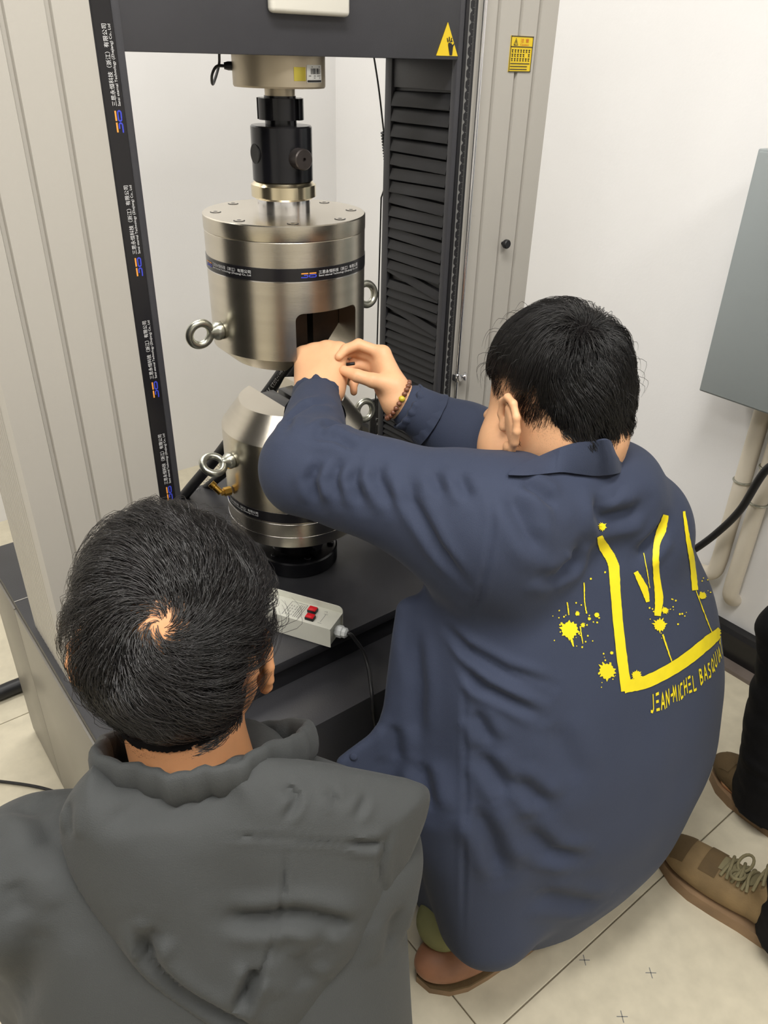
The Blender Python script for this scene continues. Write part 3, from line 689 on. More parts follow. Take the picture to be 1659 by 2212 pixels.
def sdf_geo(f, h, relax=1):
    lo, hi = f.box; lo = lo - 2 * h; S = 8
    nb = np.ceil((hi - lo + 4 * h) / (h * S)).astype(int); n = nb * S + 1
    g = np.stack(np.meshgrid(*[np.arange(k) for k in nb], indexing='ij'), -1).reshape(-1, 3)
    cen = lo + (g + 0.5) * S * h; dc = f(cen)
    act = g[np.abs(dc) < S * h * 1.35]
    D = np.full(n, 1.0)
    inner = g[dc <= -S * h * 1.35]
    for b in inner: D[b[0] * S:b[0] * S + S + 1, b[1] * S:b[1] * S + S + 1, b[2] * S:b[2] * S + S + 1] = -1
    l = np.stack(np.meshgrid(*[np.arange(S + 1)] * 3, indexing='ij'), -1).reshape(-1, 3)
    for s in range(0, len(act), 300):
        ch = act[s:s + 300]; idx = (ch[:, None, :] * S + l[None]).reshape(-1, 3)
        D[idx[:, 0], idx[:, 1], idx[:, 2]] = f(lo + idx * h)
    sg = D < 0
    c8 = [D[i:n[0] - 1 + i, j:n[1] - 1 + j, k:n[2] - 1 + k] for i in (0, 1) for j in (0, 1) for k in (0, 1)]
    s8 = sum((c < 0).astype(np.int8) for c in c8)
    cells = np.argwhere((s8 > 0) & (s8 < 8))
    vid = -np.ones(np.array(n) - 1, int); vid[cells[:, 0], cells[:, 1], cells[:, 2]] = np.arange(len(cells))
    off = np.array([(i, j, k) for i in (0, 1) for j in (0, 1) for k in (0, 1)])
    val = np.stack([c[cells[:, 0], cells[:, 1], cells[:, 2]] for c in c8], 1)
    acc = np.zeros((len(cells), 3)); cnt = np.zeros(len(cells))
    for a in range(8):
        for b in range(a + 1, 8):
            if np.abs(off[a] - off[b]).sum() != 1: continue
            m = (val[:, a] < 0) != (val[:, b] < 0); t = val[:, a] / np.where(m, val[:, a] - val[:, b], 1)
            acc[m] += off[a] + t[m, None] * (off[b] - off[a]); cnt[m] += 1
    V = lo + (cells + acc / cnt[:, None]) * h
    Q = []
    for ax in range(3):
        o1, o2 = (ax + 1) % 3, (ax + 2) % 3
        sl0 = [slice(None)] * 3; sl1 = [slice(None)] * 3; sl0[ax] = slice(0, n[ax] - 1); sl1[ax] = slice(1, n[ax])
        e = np.argwhere(sg[tuple(sl0)] != sg[tuple(sl1)])
        e = e[(e[:, o1] > 0) & (e[:, o2] > 0) & (e[:, o1] < n[o1] - 1) & (e[:, o2] < n[o2] - 1)]
        d1, d2 = np.eye(3, dtype=int)[o1], np.eye(3, dtype=int)[o2]
        q = np.stack([vid[tuple((e - d1 - d2).T)], vid[tuple((e - d2).T)], vid[tuple(e.T)], vid[tuple((e - d1).T)]], 1)
        fl = sg[tuple(e.T)]; q[~fl] = q[~fl][:, ::-1]; Q.append(q)
    Q = np.concatenate(Q); Q = Q[(Q >= 0).all(1)]
    for _ in range(relax):
        ee = h * 0.25; G = np.stack([f(V + d) - f(V - d) for d in np.eye(3) * ee], 1) / (2 * ee)
        d = f(V); gl = np.linalg.norm(G, axis=1) + 1e-9
        V = V - G / gl[:, None] * np.clip(d / np.maximum(gl, 0.4), -h, h)[:, None]
    return V, Q
def vnormals(V, Q):
    nn = np.cross(V[Q[:, 2]] - V[Q[:, 0]], V[Q[:, 3]] - V[Q[:, 1]]); N = np.zeros_like(V)
    for k in range(4): np.add.at(N, Q[:, k], nn)
    return N / (np.linalg.norm(N, axis=1)[:, None] + 1e-12)
def laplace(V, Q, it=2, lam=0.5, mask=None):
    for _ in range(it):
        S = np.zeros_like(V); c = np.zeros(len(V))
        for a, b in ((0, 1), (1, 2), (2, 3), (3, 0)):
            np.add.at(S, Q[:, a], V[Q[:, b]]); np.add.at(S, Q[:, b], V[Q[:, a]]); np.add.at(c, Q[:, a], 1); np.add.at(c, Q[:, b], 1)
        T = S / np.maximum(c, 1)[:, None]; w = lam if mask is None else lam * mask[:, None]
        V = V + (T - V) * w
    return V
def bvh_of(V, Q): return BVHTree.FromPolygons([tuple(v) for v in V], [tuple(q) for q in Q])
def cast_px(bvh, pts, step=6, miss=None):
    out = []
    for a, b in zip(pts[:-1], pts[1:]):
        n = max(1, int(math.hypot(b[0] - a[0], b[1] - a[1]) / step))
        for k in range(n): out.append((a[0] + (b[0] - a[0]) * k / n, a[1] + (b[1] - a[1]) * k / n))
    out.append(pts[-1]); res = []
    for u, v in out:
        hit = bvh.ray_cast(Vector(CAMP), Vector(ray(u, v)))[0]
        if hit is not None: res.append(np.array(hit))
    return res
def crease(V, N, lines, maxr=0.09):
    """lines: (3D points, depth, width); a valley with a soft ridge on either side, fading at the ends"""
    for pts, dep, w in lines:
        if len(pts) < 2: continue
        P = np.array(pts); t = np.linspace(0, 1, len(P)); env = np.clip(np.minimum(t, 1 - t) * 4, 0.15, 1)
        R = 4 * w; m = ((V > P.min(0) - R) & (V < P.max(0) + R)).all(1); I = np.where(m)[0]
        if not len(I): continue
        for s in range(0, len(I), 4000):
            J = I[s:s + 4000]; d2 = ((V[J][:, None] - P[None]) ** 2).sum(2); k = d2.argmin(1); d = np.sqrt(d2[np.arange(len(J)), k]); e = env[k]
            g = -np.exp(-(d / w) ** 2) + 0.55 * np.exp(-((d - 1.9 * w) / (1.1 * w)) ** 2)
            V[J] += N[J] * (g * e * dep)[:, None]
    return V
def quads(name, V, Q, m, parent=None, smooth=180):
    me = bpy.data.meshes.new(name); me.vertices.add(len(V)); me.vertices.foreach_set('co', V.astype(np.float32).ravel())
    k = Q.shape[1]; me.loops.add(Q.size); me.loops.foreach_set('vertex_index', Q.ravel().astype(np.int32))
    me.polygons.add(len(Q)); me.polygons.foreach_set('loop_start', np.arange(0, Q.size, k, dtype=np.int32)); me.update(calc_edges=True); me.validate()
    return link(name, me, m, parent, smooth)
def vnoise(p, sc, seed=0):
    """cheap smooth noise from summed sines"""
    r = np.random.RandomState(seed); d = np.zeros(len(p))
    for k in range(6):
        w = r.normal(size=3); w /= np.linalg.norm(w); d += np.sin(p @ w * sc * (0.7 + 0.25 * k) + r.uniform(0, 6.28))
    return d / 6
def strand_mesh(name, P, r0, m, parent, tip=0.25):
    """P: strands x points x 3 -> three-sided tapering tubes in one mesh"""
    n, k, _ = P.shape
    T = np.gradient(P, axis=1); T /= np.linalg.norm(T, axis=2)[..., None] + 1e-9
    A = np.cross(T, np.array([0.31, 0.52, 0.79])); A /= np.linalg.norm(A, axis=2)[..., None] + 1e-9; B = np.cross(T, A)
    rr = (r0 * np.linspace(1, tip, k))[None, :, None]
    ring = np.stack([P + (A * math.cos(a) + B * math.sin(a)) * rr for a in (0, 2.0944, 4.18879)], 2)   # n,k,3,3
    V = ring.reshape(-1, 3); base = (np.arange(n) * k * 3)[:, None, None]
    i = np.arange(k - 1)[None, :, None] * 3; j = np.arange(3)[None, None, :]; j2 = (j + 1) % 3
    Q = np.stack([base + i + j, base + i + j2, base + i + 3 + j2, base + i + 3 + j], -1).reshape(-1, 4)
    return quads(name, V, Q, m, parent)

SKIN = mat('warm_skin', srgb(228, 176, 134), 0.5, noise=0.05, nscale=30, bump=0.1, bscale=250, sss=0.15, spec=0.4)
SKIN2 = mat('tan_skin', srgb(206, 148, 104), 0.5, noise=0.05, nscale=30, bump=0.1, bscale=250, sss=0.15, spec=0.4)
HAIR = mat('black_hair', srgb(20, 18, 18), 0.38, spec=0.6)
HAIR2 = mat('dark_brown_black_hair', srgb(25, 22, 22), 0.30, spec=0.8)
HAIRB = mat('matte_hair_base', srgb(22, 20, 20), 0.95, spec=0.05)
NAVY = mat('navy_jacket_cloth', srgb(54, 61, 80), 0.8, noise=0.04, nscale=6, bump=0.25, bscale=900, sheen=0.06, spec=0.25)
GREYJ = mat('charcoal_jacket_cloth', srgb(64, 66, 66), 0.75, noise=0.06, nscale=6, bump=0.3, bscale=800, sheen=0.06, spec=0.3)
BLACKC = mat('black_trouser_cloth', srgb(18, 18, 20), 0.8, noise=0.1, nscale=12, bump=0.2, bscale=700, spec=0.2)
OLIVE = mat('olive_trouser_cloth', srgb(122, 122, 84), 0.8, noise=0.1, nscale=14, bump=0.2, bscale=700, spec=0.2)
YELLOW = mat('yellow_screen_print', srgb(236, 216, 24), 0.6, noise=0.05, nscale=40)
LEATHER = mat('brown_leather', srgb(150, 105, 78), 0.5, noise=0.15, nscale=25, bump=0.2, bscale=120)
SUEDE = mat('brown_suede', srgb(128, 106, 72), 0.8, noise=0.18, nscale=22, bump=0.3, bscale=300)
SUEDE_D = mat('dark_brown_suede', srgb(92, 74, 46), 0.85, noise=0.15, nscale=22, bump=0.3, bscale=300)
SOLE = mat('tan_rubber_sole', srgb(138, 112, 84), 0.6, noise=0.2, nscale=18)
LACE = mat('olive_laces', srgb(120, 112, 82), 0.8, bump=0.3, bscale=500)
EYEW = mat('eye_white', srgb(235, 232, 226), 0.2)
IRIS = mat('dark_iris', srgb(40, 26, 18), 0.15)
LIP = mat('lip_skin', srgb(186, 112, 96), 0.45)
# ------------------------------------------------------------------ people: shared builders
def nrm(v): v = _a(v); return v / np.linalg.norm(v)
def head_frame(O, f, u):
    f = nrm(f); u = _a(u); u = nrm(u - f * (u @ f)); r = np.cross(f, u)
    return lambda x, y, z: _a(O) + r * x + f * y + u * z, (r, f, u)
def head_prims(O, f, u, s=1.0, full=0.0, neck=None, nr=0.058):
    """O: point between the ears; returns blended primitives of skull, face, jaw, nose, ears and neck"""
    L0, ax = head_frame(O, f, u); L = lambda x, y, z: L0(x * s, y * s, z * s)
    r, fw, up = ax
    P = [(ell(L(0, -0.006, 0.042), np.array([0.077, 0.098, 0.083]) * s, ax), 0),
         (ell(L(0, 0.048, -0.03), np.array([0.064 + full * .8, 0.05, 0.08]) * s, ax), 0.03 * s),
         (ell(L(0, 0.05, -0.082), np.array([0.050 + full, 0.045, 0.034]) * s, ax), 0.03 * s),
         (ell(L(0, 0.086, -0.104), np.array([0.02, 0.016, 0.016]) * s, ax), 0.02 * s)]
    for sx in (-1, 1):
        P += [(ell(L(sx * (0.047 + full), 0.035, -0.05), np.array([0.026 + full, 0.042, 0.05]) * s, ax), 0.03 * s),
              (ell(L(sx * 0.03, 0.092, -0.004), np.array([0.024, 0.012, 0.010]) * s, ax), 0.015 * s)]
    P += [(cone(L(0, 0.094, 0.002), L(0, 0.112, -0.032), 0.008 * s, 0.0115 * s), 0.010 * s),
          (ell(L(0, 0.105, -0.036), np.array([0.018, 0.011, 0.009]) * s, ax), 0.008 * s),
          (ell(L(0, 0.094, -0.062), np.array([0.024, 0.010, 0.006]) * s, ax), 0.008 * s),
          (ell(L(0, 0.092, -0.073), np.array([0.021, 0.010, 0.006]) * s, ax), 0.006 * s)]
    if neck is not None:
        P += [(cone(L(0, -0.03, -0.03), neck, nr * s, (nr + 0.004) * s), 0.03 * s)]
    hel = [(0.010, -0.004), (0.013, 0.012), (0.007, 0.027), (-0.006, 0.033), (-0.018, 0.027), (-0.0225, 0.012), (-0.020, -0.004), (-0.013, -0.018), (-0.004, -0.028), (0.006, -0.029)]
    ant = [(-0.004, 0.020), (-0.0115, 0.010), (-0.012, -0.004), (-0.005, -0.015)]
    for sx in (-1, 1):
        E = lambda x, y: L(sx * (0.0775 + full * .5 + 0.004 + max(0, 0.010 - x) * 0.36), 1.30 * x - 0.012, 1.12 * y - 0.002)
        P += [(ell(E(-0.004, 0.0), np.array([0.0045, 0.017, 0.027]) * s, (r * 1 + fw * 0.45 * sx, fw - r * 0.45 * sx, up)), 0.006 * s)]
        P += [(cone(E(*a), E(*b), 0.0048 * s, 0.0048 * s), 0.003 * s) for a, b in zip(hel[:-1], hel[1:])]
        P += [(cone(E(*a), E(*b), 0.0036 * s, 0.0036 * s), 0.003 * s) for a, b in zip(ant[:-1], ant[1:])]
        P += [(ell(E(0.006, -0.027), np.array([0.006, 0.008, 0.008]) * s, ax), 0.004 * s), (ell(E(0.012, -0.003), np.array([0.006, 0.005, 0.007]) * s, ax), 0.003 * s)]
    return P, L
def hand_prims(W, D, Nn, thumb_side, flex, spread=0.0, s=1.0, th=None, arm=None):
    """W wrist, D direction wrist to knuckles, Nn out of the back of the hand, flex: per finger three bend angles in degrees"""
    D = nrm(D); Nn = _a(Nn); Nn = nrm(Nn - D * (Nn @ D)); S = np.cross(D, Nn); S = S * thumb_side   # S points to the thumb
    Lp = 0.088 * s; W = _a(W)
    P = []
    if arm is not None: P.append((cone(arm, W, 0.030 * s, 0.027 * s), 0))
    P.append((cone(W, W + D * 0.03 * s, 0.026 * s, 0.024 * s), 0.02))
    for k, x in enumerate((0.030, 0.011, -0.009, -0.028)):
        kb = W + D * (Lp - abs(x - 0.008) * 0.25) * 1 + S * x * s
        P.append((cone(W + D * 0.015 * s + S * x * 0.55 * s, kb, 0.0175 * s, 0.0135 * s), 0.014 * s))
    P.append((ell(W + D * 0.045 * s - Nn * 0.008 * s, np.array([0.036, 0.048, 0.016]) * s, (S, D, Nn)), 0.012 * s))
    lens = ((0.045, 0.026, 0.021), (0.050, 0.030, 0.022), (0.046, 0.028, 0.021), (0.036, 0.021, 0.019))
    for k, x in enumerate((0.030, 0.010, -0.010, -0.028)):
        a = W + D * (Lp - abs(x - 0.008) * 0.25) + S * x * s; ang = 0.0
        sp = (x - 0.001) * spread
        for q in range(3):
            ang += math.radians(flex[k][q]); d = D * math.cos(ang) - Nn * math.sin(ang) + S * sp; d = nrm(d)
            b = a + d * lens[k][q] * s; r0 = (0.0102, 0.0092, 0.0084)[q] * s; r1 = (0.0094, 0.0086, 0.0070)[q] * s
            if k == 3: r0 *= 0.88; r1 *= 0.88
            P.append((cone(a, b, r0, r1), 0.004 * s if q else 0.009 * s)); a = b
    tb = W + D * 0.018 * s + S * 0.022 * s - Nn * 0.006 * s
    pts = th if th is not None else [tb + (D * 0.6 + S * 0.7 - Nn * 0.25) * 0.045 * s, tb + (D * 0.9 + S * 0.65 - Nn * 0.5) * 0.07 * s, tb + (D * 1.15 + S * 0.45 - Nn * 0.6) * 0.085 * s]
    chain = [tb] + [_a(q) for q in pts]
    for q, (r0, r1) in enumerate(((0.018, 0.0125), (0.0122, 0.0108), (0.0105, 0.0085))):
        P.append((cone(chain[q], chain[q + 1], r0 * s, r1 * s), 0.012 * s if q == 0 else 0.004 * s))
    return P
def merge(*geos):
    V, Q, o = [], [], 0
    for v, q in geos: V.append(v); Q.append(q + o); o += len(v)
    return np.concatenate(V), np.concatenate(Q)
def eyes(parent, L, s=1.0):
    for sx in (-1, 1):
        c = L(sx * 0.031, 0.083, -0.006)
        e = lathe('eye', [(1e-4, -0.0115 * s)] + [(0.0115 * s * math.cos(t), 0.0115 * s * math.sin(t)) for t in np.linspace(-1.4, 1.4, 9)] + [(1e-4, 0.0115 * s)], c, EYEW, parent, axis=tuple(L(0, 1, 0) - L(0, 0, 0)), seg=18, ang=180)
        cc = c + (L(0, 1, 0) - L(0, 0, 0)) / s * 0.0104 * s
        lathe('iris', [(0.0052 * s, 0), (0.0045 * s, 0.0012 * s), (1e-4, 0.0014 * s)], cc, IRIS, e, axis=tuple(L(0, 1, 0) - L(0, 0, 0)), seg=16, ang=180)
def shoe_prims(toe, heel, z0=0.0, s=1.0):
    """upper of a low shoe along toe-heel on the floor"""
    t, h = _a([*toe, 0]), _a([*heel, 0]); d = nrm(h - t); w = np.cross([0, 0, 1], d); Lh = np.linalg.norm(h - t); z = np.array([0, 0, 1.0])
    ax = (d, w, z)
    return [(ell(t + d * 0.075 * s + z * (z0 + 0.030 * s), np.array([0.078, 0.047, 0.034]) * s, ax), 0), (ell(t + d * 0.15 * s + z * (z0 + 0.038 * s), np.array([0.08, 0.043, 0.042]) * s, ax), 0.03),
            (ell(h - d * 0.05 * s + z * (z0 + 0.042 * s), np.array([0.052, 0.036, 0.045]) * s, ax), 0.03), (cone(h - d * 0.085 * s + z * (z0 + .06 * s), h - d * 0.075 * s + z * (z0 + .092 * s), 0.040 * s, 0.042 * s), 0.02)], (d, w, z)
def sole_geo(toe, heel, z0, z1, grow=0.0, s=1.0):
    t, h = _a([*toe, 0]), _a([*heel, 0]); d = nrm(h - t); w = np.cross([0, 0, 1], d); Lh = np.linalg.norm(h - t)
    prof = [(0.0, 0.0), (0.015, 0.024), (0.05, 0.043), (0.09, 0.049), (0.14, 0.045), (0.19, 0.038), (0.235, 0.036), (0.27, 0.030), (0.29, 0.017), (0.297, 0.0)]
    k = Lh / 0.297; out = []
    for x, y in prof: out.append(t + d * x * k + w * (y * s + (grow if 0 < y else 0)))
    for x, y in prof[::-1][1:-1]: out.append(t + d * x * k - w * (y * s + grow))
    return out

# hair: strands flow over the skull ellipsoid away from a whorl and float at their own height above it
CRC, CRR = np.array([0, -0.006, 0.042]), np.array([0.077, 0.098, 0.083])
def hair_strands(geo, L, s, whorl, mask, length, thick, count, seed=1, npts=7, swirl=35, messy=0.35, clump=70, dirbias=None, clumps=0, avoid=None):
    V, Q = geo; r = np.random.RandomState(seed)
    O = L(0, 0, 0); B = np.stack([L(1, 0, 0) - O, L(0, 1, 0) - O, L(0, 0, 1) - O]) / s    # unit axes
    loc = lambda p: (p - O) @ B.T / s
    fc = V[Q].mean(1); lf_ = loc(fc); w = mask(lf_); ok = np.where(w > 0)[0]
    ar = np.linalg.norm(np.cross(V[Q[ok, 2]] - V[Q[ok, 0]], V[Q[ok, 3]] - V[Q[ok, 1]]), axis=1) * w[ok]
    pick = ok[r.choice(len(ok), count, p=ar / ar.sum())]
    a, b = r.rand(count, 1), r.rand(count, 1)
    root = (V[Q[pick, 0]] * (1 - a) + V[Q[pick, 1]] * a) * (1 - b) + (V[Q[pick, 3]] * (1 - a) + V[Q[pick, 2]] * a) * b
    p = loc(root); ln = length(p) * (0.75 + 0.5 * r.rand(count)); th = thick(p)
    c1 = vnoise(p, clump, seed + 1); c2 = vnoise(p, clump * 0.5, seed + 2)
    q0 = (p - CRC) / CRR; rad = np.linalg.norm(q0, axis=1)
    hgt = th * np.clip(0.35 + 0.5 * r.rand(count) ** 0.6 + 0.32 * c2, 0.06, 1.35)
    wl = (_a(whorl) - CRC) / CRR; wl /= np.linalg.norm(wl)
    cur = q0 / rad[:, None]; pts = []
    turn = np.radians(swirl) + messy * c1 * 1.6 + r.normal(size=count) * messy * 0.35
    for k in range(npts):
        t = k / (npts - 1)
        n = cur / CRR; n /= np.linalg.norm(n, axis=1)[:, None]
        h = hgt * np.clip(np.sin(min(t * 2.2, 1) * 1.5708) - 0.35 * max(0, t - 0.6), 0, 1)
        base = CRC + cur * CRR * (rad * (1 - t) + 1.0 * t + (rad - 1) * t * 0.8)[:, None]
        pts.append(base + n * h[:, None])
        d = (cur - wl) * CRR
        if dirbias is not None: d = d + dirbias(cur * CRR + CRC)
        d = d - n * (d * n).sum(1)[:, None]; d /= np.linalg.norm(d, axis=1)[:, None] + 1e-9
        e = np.cross(n, d); ta = turn * (1 - 0.5 * t)
        d = d * np.cos(ta)[:, None] + e * np.sin(ta)[:, None]
        nx = CRC + cur * CRR + d * (ln / (npts - 1))[:, None]
        cur = (nx - CRC) / CRR; cur /= np.linalg.norm(cur, axis=1)[:, None]
    P = np.stack(pts, 1) * s
    if clumps:
        gi = r.choice(count, clumps, replace=False); kd = KDTree(clumps)
        for k, g in enumerate(gi): kd.insert(Vector(p[g]), k)
        kd.balance(); near = gi[np.array([kd.find(Vector(x))[1] for x in p])]
        tt = np.linspace(0, 1, npts)[None, :, None]; wv = (0.35 + 0.6 * r.rand(count))[:, None, None] * tt ** 0.8
        tgt = P[near] + (P[:, :1] - P[near][:, :1]) * (0.35 * (1 - tt) + 0.25)
        P = P * (1 - wv) + tgt * wv
    if avoid is not None: P = P[~avoid(P / s).any(1)]
    return O + P @ B
def scalp_cap(geo, L, s, mask, off=0.0015):
    V, Q = geo; O = L(0, 0, 0); B = np.stack([L(1, 0, 0) - O, L(0, 1, 0) - O, L(0, 0, 1) - O]) / s
    loc = (V - O) @ B.T / s; keep = mask(loc) > 0; N = vnormals(V, Q)
    q = Q[keep[Q].all(1)]; used = np.unique(q); mp = -np.ones(len(V), int); mp[used] = np.arange(len(used))
    return V[used] + N[used] * off, mp[q]

def ear_zone(q): return (np.abs(q[..., 0]) > 0.070) & (q[..., 1] > -0.052) & (q[..., 1] < 0.012) & (q[..., 2] > -0.05) & (q[..., 2] < 0.034)
# ------------------------------------------------------------------ kneeling man in the navy jacket
hf, hu = nrm((0.13, 0.94, -0.30)), nrm((0.03, 0.30, 0.95))
hr = np.cross(hf, hu)
HS = 1.03
ear = at(1083, 914, 1.035); OH = ear + hr * 0.094 * HS
NECKB = at(1222, 993, 1.135)
hp_, HL = head_prims(OH, hf, hu, HS, 0.015, NECKB, 0.073)
LSH, LEL, LWR = at(1065, 1138, 1.03), at(668, 1010, 1.10), at(684, 862, 1.262)
RSH, REL, RWR = at(1352, 1128, 1.19), at(1010, 955, 1.30), at(862, 866, 1.275)
PEL = np.array([0.83, 0.54, 0.27]); CHE = np.array([0.84, 0.625, 0.80])
# jacket torso
rt = nrm((1, -0.08, 0))
tor = stack([(0.075, .85, .595, .245, .190), (0.12, .855, .588, .26, .20), (0.25, .868, .565, .285, .215), (0.40, .870, .555, .31, .21), (0.55, .863, .565, .318, .195), (0.68, .855, .58, .285, .17),
             (0.78, .845, .60, .24, .15), (0.86, .84, .615, .20, .13), (0.905, .838, .63, .135, .105), (0.94, .838, .64, .09, .085)], rt, 2.2)
jk = [(tor, 0),
      (ell(LSH, (0.072, 0.080, 0.072)), 0.09), (ell(RSH, (0.085, 0.085, 0.072)), 0.06),
      (cone(LSH, LEL, 0.079, 0.070), 0.085), (cone(LEL, LWR - nrm(LWR - LEL) * 0.015, 0.066, 0.040), 0.02),
      (cone(RSH, REL, 0.076, 0.062), 0.05), (cone(REL, RWR - nrm(RWR - REL) * 0.03, 0.060, 0.040), 0.02),
      (tri(at(878, 1320, 1.13), at(850, 1545, 1.15), at(960, 1800, 1.20), 0.012), 0.05), (tri(at(855, 1560, 1.15), at(742, 1648, 1.14), at(960, 1800, 1.20), 0.010), 0.025),
      (ell(at(1235, 1052, 1.09), (0.115, 0.08, 0.056)), 0.06), (ell(at(1305, 1052, 1.125), (0.075, 0.075, 0.052)), 0.05), (cone(at(985, 1720, 1.19), at(1050, 1985, 1.275), 0.075, 0.075), 0.06)]
jf = union(jk)
jf = clip_plane(jf, (0, 0, 0.096), (0, 0, -1))
jf = plus(jf, lambda p: 0.0022 * vnoise(p * np.array([1, 1, 0.6]), 55, 2) + 0.003 * vnoise(p, 18, 4))
JV, JQ = sdf_geo(jf, 0.0042)
BJ = bvh_of(JV, JQ)
FOLDS = [([(880, 1013), (889, 1081), (944, 1180), (1007, 1262)], .006, .010), ([(935, 1020), (957, 1072)], .005, .009), ([(989, 1022), (1016, 1081)], .005, .009),
    ([(736, 986), (722, 1036), (736, 1085)], .006, .010), ([(772, 1000), (763, 1040), (785, 1094)], .006, .010), ([(695, 990), (672, 1036), (686, 1094)], .006, .010),
    ([(668, 941), (727, 945), (776, 972)], .006, .010), ([(613, 939), (626, 905), (667, 873), (715, 866)], .006, .009), ([(678, 939), (710, 916), (754, 916)], .006, .009), ([(820, 990), (815, 1030), (850, 1100)], .006, .010),
    ([(962, 1352), (1007, 1397), (1097, 1447), (1197, 1483)], .006, .008), ([(971, 1366), (1020, 1420), (1097, 1465), (1183, 1501)], .006, .008), ([(998, 1434), (1052, 1488), (1174, 1551)], .006, .009), ([(1007, 1456), (1048, 1501)], .005, .008),
    ([(1020, 1533), (1066, 1610)], .006, .012), ([(1034, 1623), (1097, 1714), (1111, 1728)], .008, .014), ([(1097, 1669), (1188, 1746)], .008, .014), ([(1020, 1737), (1061, 1813), (1090, 1900)], .009, .016),
    ([(1129, 1782), (1188, 1841), (1265, 1859)], .008, .016), ([(1093, 1049), (1143, 1153), (1183, 1207)], .007, .014), ([(1247, 1180), (1242, 1216), (1201, 1239)], .008, .013), ([(1122, 1037), (1170, 1065), (1213, 1096)], .007, .012),
    ([(1296, 1060), (1296, 1104), (1307, 1123), (1367, 1110), (1400, 1085)], .010, .015), ([(1375, 1205), (1410, 1167), (1437, 1131)], .009, .014), ([(1150, 1240), (1210, 1255)], .004, .012),
    ([(850, 1560), (860, 1650)], .006, .014), ([(905, 1640), (930, 1760)], .008, .016), ([(890, 1330), (905, 1480), (900, 1620)], .006, .014), ([(1150, 1930), (1300, 1960)], .006, .02), ([(1190, 1560), (1260, 1700)], .004, .02)]
SEAMS = [([(1057, 1050), (1066, 1126), (1052, 1217), (1034, 1298), (1007, 1352)], .0022, .004), ([(1002, 1397), (1007, 1714), (1002, 1895), (1000, 2040)], .0022, .004)]
JN = vnormals(JV, JQ)
JV = crease(JV, JN, [(cast_px(BJ, p), d * 1.25, w * 0.85) for p, d, w in FOLDS])
JV = laplace(JV, JQ, 1, 0.4)
JV = crease(JV, vnormals(JV, JQ), [(cast_px(BJ, p), d, w) for p, d, w in SEAMS])
# body under the clothes, one skin
LKN, RKN = np.array([.68, .68, .40]), np.array([.99, .68, .40])
bp_ = [(stack([(0.2, PEL[0], PEL[1], .13, .08), (0.35, PEL[0], PEL[1] + .01, .15, .10), (0.6, .805, .575, .17, .11), (0.78, .825, .605, .17, .10), (0.86, .835, .625, .11, .08), (0.92, .835, .645, .06, .06)], rt), 0),
       (cone(CHE, LSH, .06, .05), .04), (cone(CHE, RSH, .06, .05), .04), (cone(LSH, LEL, .052, .042), .03), (cone(LEL, LWR, .040, .028), .02), (cone(RSH, REL, .052, .042), .03), (cone(REL, RWR, .040, .028), .02),
       (cone((.74, .54, .25), LKN, .068, .050), .04), (cone((.92, .54, .25), RKN, .068, .050), .04), (cone(LKN, (.675, .54, .12), .048, .036), .02), (cone(RKN, (.94, .56, .12), .048, .036), .02),
       (cone((.675, .54, .12), (.67, .53, .06), .034, .03), .02), (cone((.67, .53, .06), (.60, .545, .045), .032, .026), .02), (cone((.94, .56, .12), (.95, .56, .06), .034, .03), .02), (cone((.95, .56, .06), (.99, .62, .045), .032, .026), .02), (cone(NECKB, CHE, .055, .06), .04)]
BG = sdf_geo(union(bp_), 0.009)
HG = sdf_geo(union(hp_), 0.0028)
# left hand: back towards us, fingers reaching up into the opening
LD = nrm(at(692, 766, 1.296) - LWR); LNn = -RW @ np.array([0, 0, 1.0]) + np.array([-0.25, 0, 0.10])
lh = hand_prims(LWR, LD, LNn, 1, ((62, 50, 30), (58, 50, 30), (60, 55, 30), (62, 55, 30)), 0.15, 1.10, arm=LWR - nrm(LWR - LEL) * 0.05,
                th=[at(733, 808, 1.30), at(740, 785, 1.315), at(736, 765, 1.325)])
RD = nrm(at(826, 796, 1.305) - RWR); RNn = RW @ np.array([0.85, -0.35, 0.35])
rh = hand_prims(RWR, RD, RNn, -1, ((48, 52, 25), (52, 50, 30), (62, 60, 30), (70, 60, 30)), 0.1, 0.97, arm=RWR - nrm(RWR - REL) * 0.06,
                th=[at(806, 822, 1.252), at(772, 812, 1.255), at(743, 800, 1.265)])
LHG = sdf_geo(union(lh), 0.0022); RHG = sdf_geo(union(rh), 0.0022)
BV, BQ = merge(BG, HG, LHG, RHG)
man = quads('person', BV, BQ, SKIN)
tag(man, 'person in a navy jacket crouching and reaching both hands to the steel grips', 'person')
eyes(man, HL, HS)
quads('jacket', JV, JQ, NAVY, man); jacket = man.children[-1]
# collar band standing round the neck
def band_geo(path, hgt, th, upv, flare=0.0, n=10):
    P = np.array(smooth_path(path, n)); V = []; k = len(P)
    for i in range(k):
        t = nrm(P[min(i + 1, k - 1)] - P[max(i - 1, 0)]); o = nrm(np.cross(t, upv))
        hh = hgt[0] + (hgt[1] - hgt[0]) * i / (k - 1) if hasattr(hgt, '__len__') else hgt
        u = _a(upv)
        for a, b in ((0, 0), (0.5, .35), (1, 0), (1.02, 1), (0.5, 1.25), (0, 1)):
            V.append(P[i] + u * hh * a + o * (th * b + flare * a))
    Q = [(i * 6 + j, i * 6 + (j + 1) % 6, (i + 1) * 6 + (j + 1) % 6, (i + 1) * 6 + j) for i in range(k - 1) for j in range(6)]
    Fc = Q + [tuple(range(6))[::-1], tuple((k - 1) * 6 + j for j in range(6))]
    return V, Fc
BH_, BJ1 = bvh_of(*HG), bvh_of(JV, JQ)
